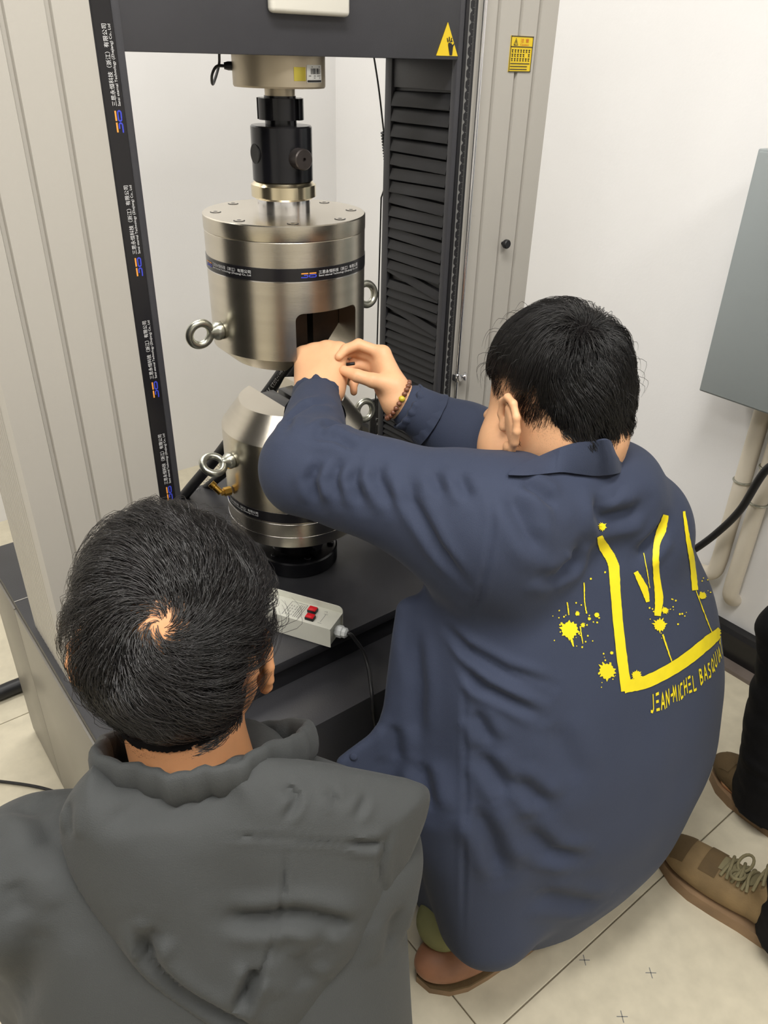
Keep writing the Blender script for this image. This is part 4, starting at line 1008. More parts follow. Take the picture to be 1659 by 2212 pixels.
def first(px, off):
    c = [h[0] for h in (b_.ray_cast(Vector(CAMP), Vector(ray(*px))) for b_ in (BH_, BJ1)) if h[0] is not None]
    d = min((np.array(q) - CAMP) @ ray(*px) for q in c) if c else 1.1
    return CAMP + ray(*px) * (d - off)
ctop = [first(p, .007) for p in ((1108, 1012), (1140, 997), (1180, 979), (1215, 966), (1250, 957), (1285, 953), (1318, 951))] + [at(1345, 975, 1.19), at(1330, 1005, 1.23), at(1250, 1030, 1.25), at(1150, 1040, 1.22), at(1100, 1030, 1.15)]
cbot = [first(p, .009) for p in ((1098, 1026), (1135, 1027), (1180, 1023), (1215, 1020), (1250, 1024), (1290, 1028), (1338, 1022))] + [at(1362, 1010, 1.20), at(1345, 1045, 1.24), at(1255, 1070, 1.26), at(1150, 1075, 1.23), at(1095, 1058, 1.16)]
ct, cb_ = smooth_path(ctop + ctop[:1], 6)[:-1], smooth_path(cbot + cbot[:1], 6)[:-1]
cc_ = np.mean(ct, 0); V = []; kk = len(ct)
for i in range(kk):
    t_, b_ = np.array(ct[i]), np.array(cb_[i]); o_ = t_ - cc_; o_[2] = 0; o_ = nrm(o_)
    m_ = (t_ + b_) / 2 + o_ * 0.004
    V += [b_ - o_ * .004, b_, m_, t_ + o_ * .001, t_ - o_ * .003, m_ - o_ * .006]
Fc = [(i * 6 + j, i * 6 + (j + 1) % 6, ((i + 1) % kk) * 6 + (j + 1) % 6, ((i + 1) % kk) * 6 + j) for i in range(kk) for j in range(6)]
bm = bmesh.new(); bvs = [bm.verts.new(tuple(v)) for v in V]
for f in Fc: bm.faces.new([bvs[i] for i in f])
bm_obj('collar', bm, NAVY, man, 50)
# elastic cuffs with ruffled edge
def cuff(name, W, axis, r, ln, m, parent, n=72, seed=1):
    u, w, a = frame_of(axis); V = []; rr = np.random.RandomState(seed); ph = rr.uniform(0, 6, 8)
    prof = [(-0.030, 1.35), (-0.018, 1.16), (-0.010, 1.0), (0.0, 1.03), (0.010, 1.12), (0.012, 1.02), (0.0, 0.93), (-0.012, 0.92)]
    for x, k in prof:
        for j in range(n):
            t = 2 * math.pi * j / n; f = sum(math.sin((7 + 3 * q) * t + ph[q]) for q in range(4)) / 4
            rad = r * (k + 0.07 * f * (1 if x > -0.02 else 0.5)); xx = x * ln + (0.0035 * f if x > 0 else 0)
            V.append(_a(W) + np.array(a) * xx + (np.array(u) * math.cos(t) + np.array(w) * math.sin(t)) * rad)
    Fc = [(i * n + j, i * n + (j + 1) % n, (i + 1) * n + (j + 1) % n, (i + 1) * n + j) for i in range(len(prof) - 1) for j in range(n)]
    return mesh(name, V, Fc, m, parent, 180)
cuff('cuff', LWR - nrm(LWR - LEL) * 0.004, nrm(LD + nrm(LWR - LEL)), 0.037, 1.15, NAVY, man)
cuff('cuff', RWR - nrm(RWR - REL) * 0.030, nrm(RWR - REL), 0.037, 1.15, NAVY, man, seed=4)
for px in ((764, 1634),):
    hit = BJ.ray_cast(Vector(CAMP), Vector(ray(*px)))
    if hit[0] is not None:
        lathe('snap_button', [(0.0055, -0.002), (0.0058, 0.0015), (0.004, 0.0028), (1e-4, 0.003)], hit[0], NAVY, man, axis=tuple(-Vector(ray(*px)) * 0.5 + hit[1] * 0.8), seg=20, ang=180)
# trousers and shoes
TV, TQ = sdf_geo(plus(union([(cone((.74, .54, .24), (.68, .68, .40), .08, .06), 0), (cone((.92, .54, .24), (.99, .68, .40), .08, .06), .03), (cone((.68, .68, .40), (.67, .545, .14), .058, .055), .02), (cone((.99, .68, .40), (.94, .56, .14), .058, .055), .02), (ell((.83, .54, .26), (.14, .09, .08)), .04), (cone((.665, .545, .13), (.615, .565, .10), .052, .046), .03)]), lambda p: 0.004 * vnoise(p, 60, 3)), 0.007)
quads('trousers', TV, TQ, OLIVE, man)
for toe, heel in (((0.548, 0.553), (0.80, 0.487)), ((1.02, 0.66), (0.87, 0.44))):
    sp, sax = shoe_prims(toe, heel, 0.012, 1.0)
    SV, SQ = sdf_geo(clip_plane(union(sp), (0, 0, 0.015), (0, 0, -1)), 0.0045)
    sh = quads('shoe', SV, SQ, LEATHER, man)
    prism('sole', [tuple(p[:2]) for p in sole_geo(toe, heel, 0, 0, 0.003)], lambda x, y, z: (x, y, z), 0.0, 0.018, SOLE, sh, 40)
    prism('welt', [tuple(p[:2]) for p in sole_geo(toe, heel, 0, 0, 0.0045)], lambda x, y, z: (x, y, z), 0.018, 0.0235, SUEDE_D, sh, 40)
# bead bracelet
ba = nrm(RWR - REL); bc = RWR + ba * 0.002; bu, bw = frame_of(ba)[:2]
br = empty('bead_bracelet', tuple(bc), 'brown wooden bead bracelet with one yellow bead on a wrist', 'bracelet')
bead_m = mat('brown_wood_bead', srgb(122, 78, 58), 0.3, noise=0.15, nscale=80); ybead = mat('yellow_amber_bead', srgb(205, 185, 60), 0.2)
best = None
NBD = 24
for k in range(NBD):
    t = 2 * math.pi * k / NBD; c = bc + (np.array(bu) * math.cos(t) + np.array(bw) * math.sin(t)) * 0.0345
    x = (RW.T @ (c - CAMP)); best = min(best or (9, 0), (x[2], k))
for k in range(NBD):
    t = 2 * math.pi * k / NBD; c = bc + (np.array(bu) * math.cos(t) + np.array(bw) * math.sin(t)) * 0.0345
    ax = np.array(bw) * math.cos(t) - np.array(bu) * math.sin(t)
    r = 0.0046 if k != best[1] else 0.0058
    lathe('bead', [(0.001, -r * .8), (r * .75, -r * .62), (r, 0), (r * .75, r * .62), (0.001, r * .8)], c, ybead if k == best[1] else bead_m, br, axis=tuple(ax), seg=14, ang=180)
# hex key between the fingers
tag(tube('hex_key', smooth_path([at(766, 785, 1.280), at(747, 787, 1.285), at(730, 786, 1.292), at(722, 776, 1.30)], 5), 0.0028, M['blacksteel'], None, 6), 'small black hex key pinched in the fingertips beside the upper grip', 'tool')

# hair
def hl_man(p):
    y = p[:, 1]; return np.interp(y, [-.11, -.06, -.03, -.012, .01, .03, .045, .07, .09], [-.088, -.088, -.050, .030, .036, .012, .020, .070, .085])
LBY, LBZ = [-.11, -.088, -.062, -.03, 0.0, .04, .07, .09], [-.058, -.052, .015, .058, .066, .058, .066, .085]
labove = lambda p: p[:, 2] - np.interp(p[:, 1], LBY, LBZ)
long_m = lambda p: ((labove(p) > 0) & (np.linalg.norm((p - CRC) / CRR, axis=1) < 1.25)).astype(float)
def side_m(p):
    h = p[:, 2] - hl_man(p); return ((h > 0) & (np.linalg.norm((p - CRC) / CRR, axis=1) < 1.75) & (np.abs(p[:, 0]) < .094)) * np.clip(0.30 + h / 0.055, 0, 1) ** 1.3
WH = (-0.005, -0.070, 0.108)
P1 = hair_strands(HG, HL, HS, WH, long_m, lambda p: np.interp(labove(p), [0, .02, .06], [.012, .026, .056]) * (1 + .3 * vnoise(p, 40, 5)), lambda p: np.interp(labove(p), [0, .03, .07], [.008, .019, .027]) * (1 + .4 * vnoise(p, 45, 8)), 14000, 11, 8, 25, 0.55, 60, clumps=700, avoid=ear_zone)
P2 = hair_strands(HG, HL, HS, WH, side_m, lambda p: np.interp(p[:, 2] - hl_man(p), [0, .02, .06], [.0045, .008, .016]), lambda p: np.interp(p[:, 2] - hl_man(p), [0, .06], [.001, .006]), 26000, 12, 3, 10, 0.2, 60)
P3 = hair_strands(HG, HL, HS, WH, long_m, lambda p: 0.03 + 0 * p[:, 0], lambda p: 0.034 + 0 * p[:, 0], 120, 13, 8, 25, 0.35, 90, avoid=ear_zone)
hm_ = strand_mesh('hair', np.concatenate([P1, P3]), 0.00040, HAIR, man)
tag(hm_, 'short black hair, thick on top')
strand_mesh('hair_sides', P2, 0.00022, HAIR, hm_)
cv, cq = scalp_cap(HG, HL, HS, lambda p: (labove(p) > 0.008) & ~ear_zone(p) & (np.linalg.norm((p - CRC) / CRR, axis=1) < 1.2), 0.004)
quads('scalp_hair', cv, cq, HAIRB, hm_)
# ------------------------------------------------------------------ yellow screen print on the navy back
BJ2 = bvh_of(JV, JQ)
def on_jacket(u, v, off=0.0012):
    hit = BJ2.ray_cast(Vector(CAMP), Vector(ray(u, v)))
    return None if hit[0] is None else np.array(hit[0]) + np.array(hit[1]) * off
def print_strip(strokes, extra_blobs=()):
    V, Fc = [], []
    for pts, w in strokes:
        P = [np.array(p) for p in smooth_path(pts, 10)]; n = len(P); rows = []
        ws = np.interp(np.linspace(0, 1, n), np.linspace(0, 1, len(w)), w) if hasattr(w, '__len__') else [w] * n
        for i in range(n):
            t = P[min(i + 1, n - 1)] - P[max(i - 1, 0)]; t = t / (np.linalg.norm(t) + 1e-9); q = np.array([-t[1], t[0]])
            row = []
            for k in np.linspace(-.5, .5, 5):
                x = on_jacket(*(P[i] + q * k * (ws[i] + RNG.uniform(-1, 1))))
                if x is None: row.append(None)
                else: row.append(len(V)); V.append(x)
            rows.append(row)
        for i in range(n - 1):
            for k in range(4):
                f = (rows[i][k], rows[i][k + 1], rows[i + 1][k + 1], rows[i + 1][k])
                if None not in f and max(np.linalg.norm(V[f[0]] - V[j]) for j in f[1:]) < 0.05: Fc.append(f)
    for (u, v, r, sp, seed) in extra_blobs:
        rr = random.Random(seed); c = on_jacket(u, v)
        if c is None: continue
        ci = len(V); V.append(c); ring = []; n = 28
        for k in range(n):
            a = 2 * math.pi * k / n; q = r * (1 + (sp * rr.random() if k % 2 else -0.12 * rr.random()))
            x = on_jacket(u + q * math.cos(a), v + q * math.sin(a))
            if x is None: ring = None; break
            ring.append(len(V)); V.append(x)
        if ring:
            for k in range(n): Fc.append((ci, ring[k], ring[(k + 1) % n]))
    return V, Fc
ST = [([(1325, 1222), (1330, 1300), (1340, 1400), (1352, 1492)], [24, 21, 22, 23]), ([(1346, 1484), (1400, 1470), (1470, 1432), (1530, 1385), (1556, 1362)], [26, 27, 27, 26, 18]),
      ([(1294, 1158), (1303, 1180), (1318, 1205), (1326, 1226)], [12, 22, 22, 23]), ([(1437, 1112), (1428, 1145), (1418, 1180), (1416, 1230), (1422, 1290), (1419, 1330)], [12, 20, 14, 13, 18, 14]),
      ([(1476, 1105), (1484, 1160), (1494, 1215), (1500, 1275)], [5, 9, 12, 13]), ([(1372, 1235), (1390, 1270), (1398, 1300)], [10, 16, 8]),
      ([(1260, 1258), (1262, 1300), (1266, 1325)], 2.5), ([(1224, 1300), (1228, 1328)], 2.5), ([(1252, 1352), (1258, 1390)], 2.2), ([(1231, 1372), (1238, 1396)], [7, 3]),
      ([(1430, 1370), (1440, 1400), (1452, 1435)], [4, 2]), ([(1502, 1276), (1522, 1330), (1538, 1370)], 2.0), ([(1390, 1195), (1398, 1240), (1402, 1270)], 1.6)]
BL = [(1229, 1360, 17, 0.5, 1), (1288, 1328, 5, .3, 2), (1310, 1449, 16, 0.55, 3), (1424, 1350, 12, 0.6, 4), (1435, 1318, 6, .7, 5), (1374, 1458, 9, .5, 6), (1398, 1464, 6, .4, 7), (1516, 1287, 7, .4, 8), (1246, 1325, 4, .8, 9), (1258, 1350, 4, .9, 10), (1272, 1336, 3, .6, 11),
      (1300, 1138, 7, .7, 12), (1320, 1410, 3, .6, 13), (1275, 1250, 2, .4, 14), (1306, 1236, 2, .4, 15)]
rr = random.Random(21)
for cx_, cy_, n_, R_ in ((1240, 1345, 26, 48), (1435, 1335, 22, 42), (1312, 1448, 12, 34), (1520, 1270, 8, 18)):
    for k in range(n_):
        a = rr.uniform(0, 6.28); q = R_ * (0.5 + rr.random() * 0.7); BL.append((cx_ + q * math.cos(a), cy_ + q * math.sin(a), rr.uniform(0.8, 2.0), .5, 100 + k))
V, Fc = print_strip(ST, BL)
pr_ = mesh('back_print', V, Fc, YELLOW, man, 180); tag(pr_, 'yellow painted strokes and splashes')
# handwritten line below, laid along the cloth by angle and height so that it runs on round the side
AX = np.array([0.862, 0.57])
def cyl(p): return math.atan2(p[1] - AX[1], p[0] - AX[0]), p[2]
pa_, pb_ = on_jacket(1404, 1541), on_jacket(1540, 1452)
if pa_ is not None and pb_ is not None:
    (t0, z0_), (t1, z1_) = cyl(pa_), cyl(pb_)
    def tmap(x, y):
        th = t0 + (t1 - t0) * x; z = z0_ + (z1_ - z0_) * x + y * 0.027 + 0.002 * math.sin(x * 25)
        d = Vector((math.cos(th), math.sin(th), 0)); o = Vector((AX[0], AX[1], z)) + d * 0.6
        hit = BJ2.ray_cast(o, -d)
        return Vector((AX[0], AX[1], z)) + d * 0.3 if hit[0] is None else hit[0] + hit[1] * 0.0012
    strokes = {'J': [[(.6, 1), (.62, .15), (.4, 0), (.05, .12)]], 'E': [[(.75, .98), (.1, .9)], [(.65, .52), (.1, .48)], [(.8, .05), (.1, .0)]], 'A': [[(.05, 0), (.45, 1), (.85, 0)], [(.2, .38), (.75, .36)]],
               'N': [[(.1, 0), (.12, 1), (.75, .05), (.8, 1)]], '-': [[(.1, .48), (.7, .5)]], 'M': [[(.02, 0), (.15, 1), (.45, .3), (.75, 1), (.9, 0)]], 'I': [[(.4, 0), (.42, 1)]],
               'C': [[(.8, .9), (.35, .95), (.1, .5), (.3, .05), (.8, .1)]], 'H': [[(.12, 0), (.12, 1)], [(.78, 0), (.78, 1)], [(.12, .5), (.78, .52)]], 'L': [[(.15, 1), (.12, .02), (.75, .05)]], ' ': [],
               'B': [[(.12, 0), (.12, 1), (.6, .85), (.55, .58), (.15, .52), (.7, .35), (.65, .08), (.12, 0)]], 'S': [[(.75, .9), (.3, .95), (.2, .65), (.7, .4), (.6, .05), (.1, .08)]],
               'Q': [[(.45, .95), (.1, .6), (.25, .1), (.65, .15), (.75, .65), (.45, .95)], [(.5, .3), (.85, -.1)]], 'U': [[(.1, 1), (.15, .15), (.45, 0), (.75, .15), (.8, 1)]], 'T': [[(.05, .98), (.85, 1)], [(.45, 1), (.42, 0)]]}
    word = 'JEAN-MICHEL BASQUIAT'; V, Fc = [], []; cw = 1.0 / 15.2; x = 0.0
    for chn in word:
        for st in strokes[chn]:
            d = [np.array(p) for p in st]; pts = []
            for a, b in zip(d[:-1], d[1:]):
                for k in range(5): pts.append(a + (b - a) * k / 5)
            pts.append(d[-1]); off = len(V); n = len(pts)
            for i in range(n):
                t = pts[min(i + 1, n - 1)] - pts[max(i - 1, 0)]; t = t / (np.linalg.norm(t) + 1e-9); q = np.array([-t[1], t[0]]) * 0.085
                for sg_ in (1, -1):
                    e = pts[i] + q * sg_; V.append(tmap(x + e[0] * cw, e[1]))
            Fc += [(off + 2 * i, off + 2 * i + 1, off + 2 * i + 3, off + 2 * i + 2) for i in range(n - 1)]
        x += cw * (0.62 if chn in 'I -' else 1.08)
    mesh('print_lettering', V, Fc, YELLOW, man)
# ------------------------------------------------------------------ young person in the charcoal hooded jacket
yF = nrm((0.52, 0.855, 0)); yR = nrm((0.855, -0.52, 0))
yhf = nrm(yF + np.array([0.06, -0.03, -0.10])); yhu = nrm(np.array([0, 0, 1.0]) + yR * 0.03)
YS = 1.03
YO = at(388, 1405, 0.80)
YNB = at(432, 1700, 0.80)
yp, YL = head_prims(YO, yhf, yhu, YS, 0.0, YNB, 0.056)
YHG = sdf_geo(union(yp), 0.003)
ylev = [(0.06, .20, .50, .22, .16), (0.25, .185, .485, .228, .158), (0.45, .165, .48, .222, .148), (0.56, .172, .49, .218, .135), (0.66, .185, .508, .205, .118), (0.72, .195, .52, .188, .10), (0.765, .20, .535, .125, .085), (0.80, .205, .545, .075, .072)]
ySL, ySR = np.array([.035, .615, .70]), np.array([.318, .445, .69])
yEL, yER = ySL + np.array([-0.02, 0.05, -0.26]), ySR + np.array([0.05, 0.09, -0.25])
yWL, yWR = np.array([.08, .68, .37]), np.array([.37, .58, .37])
yj = union([(stack(ylev, yR, 2.3), 0), (ell(ySL, (.075, .075, .065)), .05), (ell(ySR, (.065, .065, .06)), .06), (cone(ySL, yEL, .072, .062), .03), (cone(ySR, yER, .062, .058), .03), (cone(yEL, yWL, .058, .045), .02), (cone(yER, yWR, .058, .045), .02)])
yj = clip_plane(yj, (0, 0, 0.30), (0, 0, -1))
yj = minus(yj, cone(YL(0, -0.03, -0.05), YNB, 0.066, 0.064), 0.008)
yj = plus(yj, lambda p: 0.003 * vnoise(p * np.array([1, 1, 0.5]), 40, 6) + 0.004 * vnoise(p, 14, 7))
YJV, YJQ = sdf_geo(yj, 0.0055)
# body
yKL, yKR = np.array([.12, .70, .36]), np.array([.40, .60, .36])
yb = [(stack([(0.16, .215, .505, .13, .09), (0.35, .20, .50, .15, .10), (0.6, .19, .505, .16, .09), (0.72, .20, .525, .13, .07), (0.78, .205, .545, .06, .055)], yR), 0),
      (cone((.2, .53, .70), ySL, .055, .045), .04), (cone((.2, .53, .70), ySR, .055, .045), .04), (cone(ySL, yEL, .048, .04), .03), (cone(ySR, yER, .048, .04), .03), (cone(yEL, yWL, .038, .027), .02), (cone(yER, yWR, .038, .027), .02),
      (cone((.14, .54, .22), yKL, .075, .055), .03), (cone((.28, .47, .22), yKR, .075, .055), .03), (cone(yKL, (.10, .55, .09), .05, .036), .02), (cone(yKR, (.33, .45, .09), .05, .036), .02), (cone((.10, .55, .07), (.14, .66, .04), .036, .03), .02), (cone((.33, .45, .07), (.38, .55, .04), .036, .03), .02), (cone(YNB, (.20, .53, .70), .055, .06), .03)]
YBG = sdf_geo(union(yb), 0.010)
hG = []
for Wp, El, sd in ((yWL, yEL, 1), (yWR, yER, -1)):
    D = nrm(Wp - El)
    hG.append(sdf_geo(union(hand_prims(Wp, D, (0, 0, 1), sd, ((30, 35, 20),) * 4, 0.1, 1.0)), 0.003))
YV, YQ = merge(YBG, YHG, *hG)
yp_ = quads('person', YV, YQ, SKIN2)
tag(yp_, 'person seen from behind in a charcoal hooded jacket watching the machine', 'person')
eyes(yp_, YL, YS)
# folds of the back
BY = bvh_of(YJV, YJQ)
YF_ = [([(70, 1730), (110, 1790), (120, 1840)], .008, .014), ([(20, 1900), (40, 1990)], .008, .016), ([(90, 1990), (60, 2100), (40, 2180)], .008, .018), ([(20, 1730), (60, 1745), (130, 1725)], .006, .012), ([(860, 1960), (845, 2060)], .007, .014)]
YJV = crease(YJV, vnormals(YJV, YJQ), [(cast_px(BY, p), d, w) for p, d, w in YF_])
quads('jacket', YJV, YJQ, GREYJ, yp_)
# trousers and shoes, mostly hidden
TV, TQ = sdf_geo(union([(cone((.14, .54, .22), yKL, .088, .068), 0), (cone((.28, .47, .22), yKR, .088, .068), .03), (cone(yKL, (.10, .55, .12), .062, .055), .02), (cone(yKR, (.33, .45, .12), .062, .055), .02), (ell((.21, .505, .24), (.15, .13, .10), (yR, yF, (0, 0, 1))), .04)]), 0.009)
quads('trousers', TV, TQ, BLACKC, yp_)
for toe, heel in (((.17, .765), (.06, .50)), ((.43, .62), (.30, .375))):
    sp, sax = shoe_prims(toe, heel, 0.012); SV, SQ = sdf_geo(clip_plane(union(sp), (0, 0, 0.015), (0, 0, -1)), 0.006)
    sh = quads('shoe', SV, SQ, BLACKC, yp_)
    prism('sole', [tuple(p[:2]) for p in sole_geo(toe, heel, 0, 0, 0.003)], lambda x, y, z: (x, y, z), 0.0, 0.02, SOLE, sh, 40)
# hood lying on the back: a stuffed fold of cloth with its own thickness
from mathutils.geometry import delaunay_2d_cdt
HO = [(203, 1652), (168, 1690), (140, 1735), (130, 1775), (138, 1835), (165, 1905), (225, 2000), (295, 2080), (375, 2150), (455, 2212), (520, 2250), (580, 2255), (640, 2225), (700, 2160), (760, 2080), (815, 1990), (860, 1905), (895, 1830), (920, 1765), (928, 1715), (912, 1692), (870, 1682), (800, 1668), (700, 1650), (600, 1638), (540, 1634), (500, 1636), (483, 1652), (474, 1690), (440, 1703), (400, 1706), (340, 1704), (290, 1698), (245, 1684)]
def dens(poly, step):
    out = []
    for a, b in zip(poly, poly[1:] + poly[:1]):
        n = max(1, int(round(math.hypot(b[0] - a[0], b[1] - a[1]) / step)))
        out += [(a[0] + (b[0] - a[0]) * k / n, a[1] + (b[1] - a[1]) * k / n) for k in range(n)]
    return out
sm_ = [tuple(p[:2]) for p in smooth_path([np.array([*p, 0.]) for p in HO + HO[:1]], 4)][:-1]
bd = np.array(dens(sm_, 8)); step = 9
gx, gy = np.meshgrid(np.arange(bd[:, 0].min(), bd[:, 0].max(), step), np.arange(bd[:, 1].min(), bd[:, 1].max(), step)); G = np.stack([gx.ravel(), gy.ravel()], 1)
def inside(P, poly):
    x, y = P[:, 0], P[:, 1]; c = np.zeros(len(P), bool); j = len(poly) - 1
    for i in range(len(poly)):
        xi, yi = poly[i]; xj, yj = poly[j]
        c ^= ((yi > y) != (yj > y)) & (x < (xj - xi) * (y - yi) / (yj - yi + 1e-12) + xi); j = i
    return c
dist = lambda P: np.sqrt(((P[:, None] - bd[None]) ** 2).sum(2).min(1))
G = G[inside(G, bd)]; dd = dist(G); G = G[dd > 5]; dd = dd[dd > 5]
nb = len(bd); allp = np.concatenate([bd, G])
vo, _, fo, *_ = delaunay_2d_cdt([Vector(p) for p in allp], [(i, (i + 1) % nb) for i in range(nb)], [], 1, 1e-6)
P2d = np.array([tuple(v) for v in vo]); FT = [tuple(f) for f in fo]; dd = dist(P2d); isb = dd < 0.8
def hbase(u, v): return 0.742 + 0.26 * ((u - 340) / 1000) ** 2 + 0.02 * np.clip((v - 1900) / 300, -1, 1)
hn = nrm(-yF * 0.80 + np.array([0, 0, 0.55]))
W3 = np.array([at(u, v, hbase(u, v)) for u, v in P2d])
ht = 0.003 + 0.036 * (1 - (1 - np.clip(dd / 120, 0, 1)) ** 2) ** 0.8
ht += 0.004 * vnoise(np.concatenate([P2d / 1000, np.zeros((len(P2d), 1))], 1), 26, 3)
HFOLD = [([(310, 1950), (330, 2030), (400, 2110), (500, 2165), (590, 2200)], .012, 17), ([(480, 1945), (560, 1950), (640, 1938), (720, 1955), (760, 1975)], .012, 18), ([(560, 2050), (545, 2080), (520, 2140)], .014, 14),
         ([(620, 1730), (618, 1850), (600, 1960), (560, 2080), (520, 2190)], .0035, 6), ([(835, 1760), (815, 1850), (825, 1925)], .005, 8), ([(480, 1775), (620, 1782), (840, 1800)], .0025, 6), ([(360, 1965), (340, 2000), (345, 2040)], .010, 18), ([(740, 1790), (790, 1795), (820, 1790)], .006, 9), ([(610, 1680), (640, 1705), (615, 1745)], .005, 9), ([(705, 1690), (730, 1720)], .005, 9), ([(785, 1705), (765, 1740)], .005, 9), ([(160, 1720), (165, 1790)], .008, 12), ([(640, 2010), (660, 2100)], .008, 26), ([(700, 1960), (690, 2060)], .007, 24), ([(240, 1760), (330, 1730), (430, 1740)], .004, 20)]
for pts, dep, w in HFOLD:
    q = np.array([p[:2] for p in smooth_path([np.array([*p, 0.]) for p in pts], 12)]); t = np.linspace(0, 1, len(q)); env = np.clip(np.minimum(t, 1 - t) * 5, .1, 1)
    d2 = ((P2d[:, None] - q[None]) ** 2).sum(2); k = d2.argmin(1); d = np.sqrt(d2[np.arange(len(P2d)), k])
    ht += dep * env[k] * (-np.exp(-(d / w) ** 2) + 0.5 * np.exp(-((d - 1.9 * w) / (1.1 * w)) ** 2))
ht = np.where(isb, 0.003, np.maximum(ht, 0.001))
HV = W3 + hn * ht[:, None]
order = list(range(nb))
back = [HV[i] - hn * 0.035 + (np.mean(W3, 0) - W3[i]) * 0.05 for i in order]
faces = FT + [(i, nb + 0 + 0, 0) for i in []]
off = len(HV); VV = list(HV) + back
Fh = list(FT)
for i in range(nb):
    j = (i + 1) % nb; Fh.append((i, off + i, off + j, j))
Fh.append(tuple(off + i for i in range(nb)))
bm = bmesh.new(); bvs = [bm.verts.new(tuple(v)) for v in VV]
for f in Fh:
    try: bm.faces.new([bvs[i] for i in f])
    except ValueError: pass
hood = bm_obj('hood', bm, GREYJ, yp_, 60)
tag(hood, 'charcoal hood folded flat over the back')
# neck opening of the hood: rolled cloth round the neck
ring = [at(212, 1655, .745), at(300, 1690, .725), at(395, 1700, .715), at(480, 1688, .715), at(560, 1655, .74), at(640, 1625, .80), at(668, 1600, .84), at(620, 1588, .88), at(520, 1600, .90), at(380, 1610, .90), at(280, 1612, .88), at(228, 1628, .82)]
rp = smooth_path(ring + ring[:1], 6)[:-1]
V, Fc = [], []; nr_ = len(rp); cen = np.mean(rp, 0)
for k in range(nr_):
    p = np.array(rp[k]); t = nrm(np.array(rp[(k + 1) % nr_]) - np.array(rp[k - 1])); o = p - cen; o[2] = 0; o = nrm(o - t * (o @ t)); u_ = nrm(np.cross(t, o)); u_ = u_ if u_[2] > 0 else -u_
    wv = 0.003 * math.sin(k * 0.7) + 0.002 * math.sin(k * 1.9)
    for a in np.linspace(0, 2 * math.pi, 14, endpoint=False):
        V.append(p + o * (0.0085 * math.cos(a) + wv) + u_ * (0.021 * math.sin(a)))
Fc = [(k * 14 + j, k * 14 + (j + 1) % 14, ((k + 1) % nr_) * 14 + (j + 1) % 14, ((k + 1) % nr_) * 14 + j) for k in range(nr_) for j in range(14)]
bm = bmesh.new(); bvs = [bm.verts.new(tuple(v)) for v in V]
for f in Fc: bm.faces.new([bvs[i] for i in f])
bm_obj('hood_collar', bm, GREYJ, yp_, 180)
# inner collar behind the neck
ic = [at(300, 1668, .755), at(345, 1676, .742), at(398, 1680, .735), at(450, 1672, .737), at(500, 1655, .75)]
V, Fc = [], []
sp_ = smooth_path(ic, 8)
for p in sp_:
    V += [p + np.array([0, 0, -0.02]), p + np.array([0, 0, 0.004]), p + yF * 0.004 + np.array([0, 0, 0.004]), p + yF * 0.004 + np.array([0, 0, -0.02])]
Fc = [(i * 4 + j, i * 4 + (j + 1) % 4, i * 4 + 4 + (j + 1) % 4, i * 4 + 4 + j) for i in range(len(sp_) - 1) for j in range(4)]
mesh('inner_collar', V, Fc, GREYJ, yp_, 50)
# shoulder flap of cloth beyond the right shoulder
# hair with a whorl at the crown
YW = (0.004, -0.085, 0.088)
def yline(p): return p[:, 2] - np.interp(p[:, 1], [-.11, -.085, -.05, -.02, .0, .025, .045, .07, .09], [-.066, -.070, -.064, -.030, .036, .036, .015, .05, .07])
def ydw(p): return np.linalg.norm((p - np.array(YW)) , axis=1)
ymask = lambda p: ((yline(p) > 0) & (np.linalg.norm((p - CRC) / CRR, axis=1) < 1.5)) * np.clip(ydw(p) / 0.022, 0.35, 1)
ylen = lambda p: np.interp(yline(p), [0, .02, .06, .1], [.008, .018, .046, .066]) * (1 + .25 * vnoise(p, 40, 31)) * np.clip(ydw(p) / 0.035 + .45, 0.5, 1) * np.where((np.abs(p[:, 0]) > .058) & (p[:, 2] < .065), .55, 1)
ythk = lambda p: np.interp(yline(p), [0, .03, .07, .11], [.003, .010, .027, .034]) * (1 + .7 * vnoise(p, 46, 33)) * np.clip(ydw(p) / 0.05, 0.08, 1) * np.where((np.abs(p[:, 0]) > .058) & (p[:, 2] < .060), .55, 1)
Y1 = hair_strands(YHG, YL, YS, YW, ymask, ylen, ythk, 19000, 41, 8, 55, 0.60, 75, clumps=800, avoid=ear_zone)
Y2 = hair_strands(YHG, YL, YS, YW, lambda p: ymask(p) * (yline(p) > 0.06), lambda p: 0.04 + 0 * p[:, 0], lambda p: 0.036 * np.clip(ydw(p) / 0.05, 0.1, 1), 450, 43, 8, 38, 0.5, 95, avoid=ear_zone)
Y3 = hair_strands(YHG, YL, YS, YW, lambda p: (ydw(p) < 0.042) * np.clip(ydw(p) / 0.02, .25, 1), lambda p: 0.016 + 0.35 * ydw(p), lambda p: 0.002 + 0.16 * ydw(p), 1500, 47, 8, 60, 0.35, 75)
yh = strand_mesh('hair', np.concatenate([Y1, Y2, Y3]), 0.00036, HAIR2, yp_)
tag(yh, 'tousled black hair with a whorl at the crown')
cv, cq = scalp_cap(YHG, YL, YS, lambda p: (yline(p) > 0.012) & ~ear_zone(p) & (np.abs(p[:, 0]) < .081) & (ydw(p) > 0.026 + 0.007 * vnoise(p, 160, 3)) & (np.linalg.norm((p - CRC) / CRR, axis=1) < 1.4), 0.003)
quads('scalp_hair', cv, cq, HAIRB, yh)

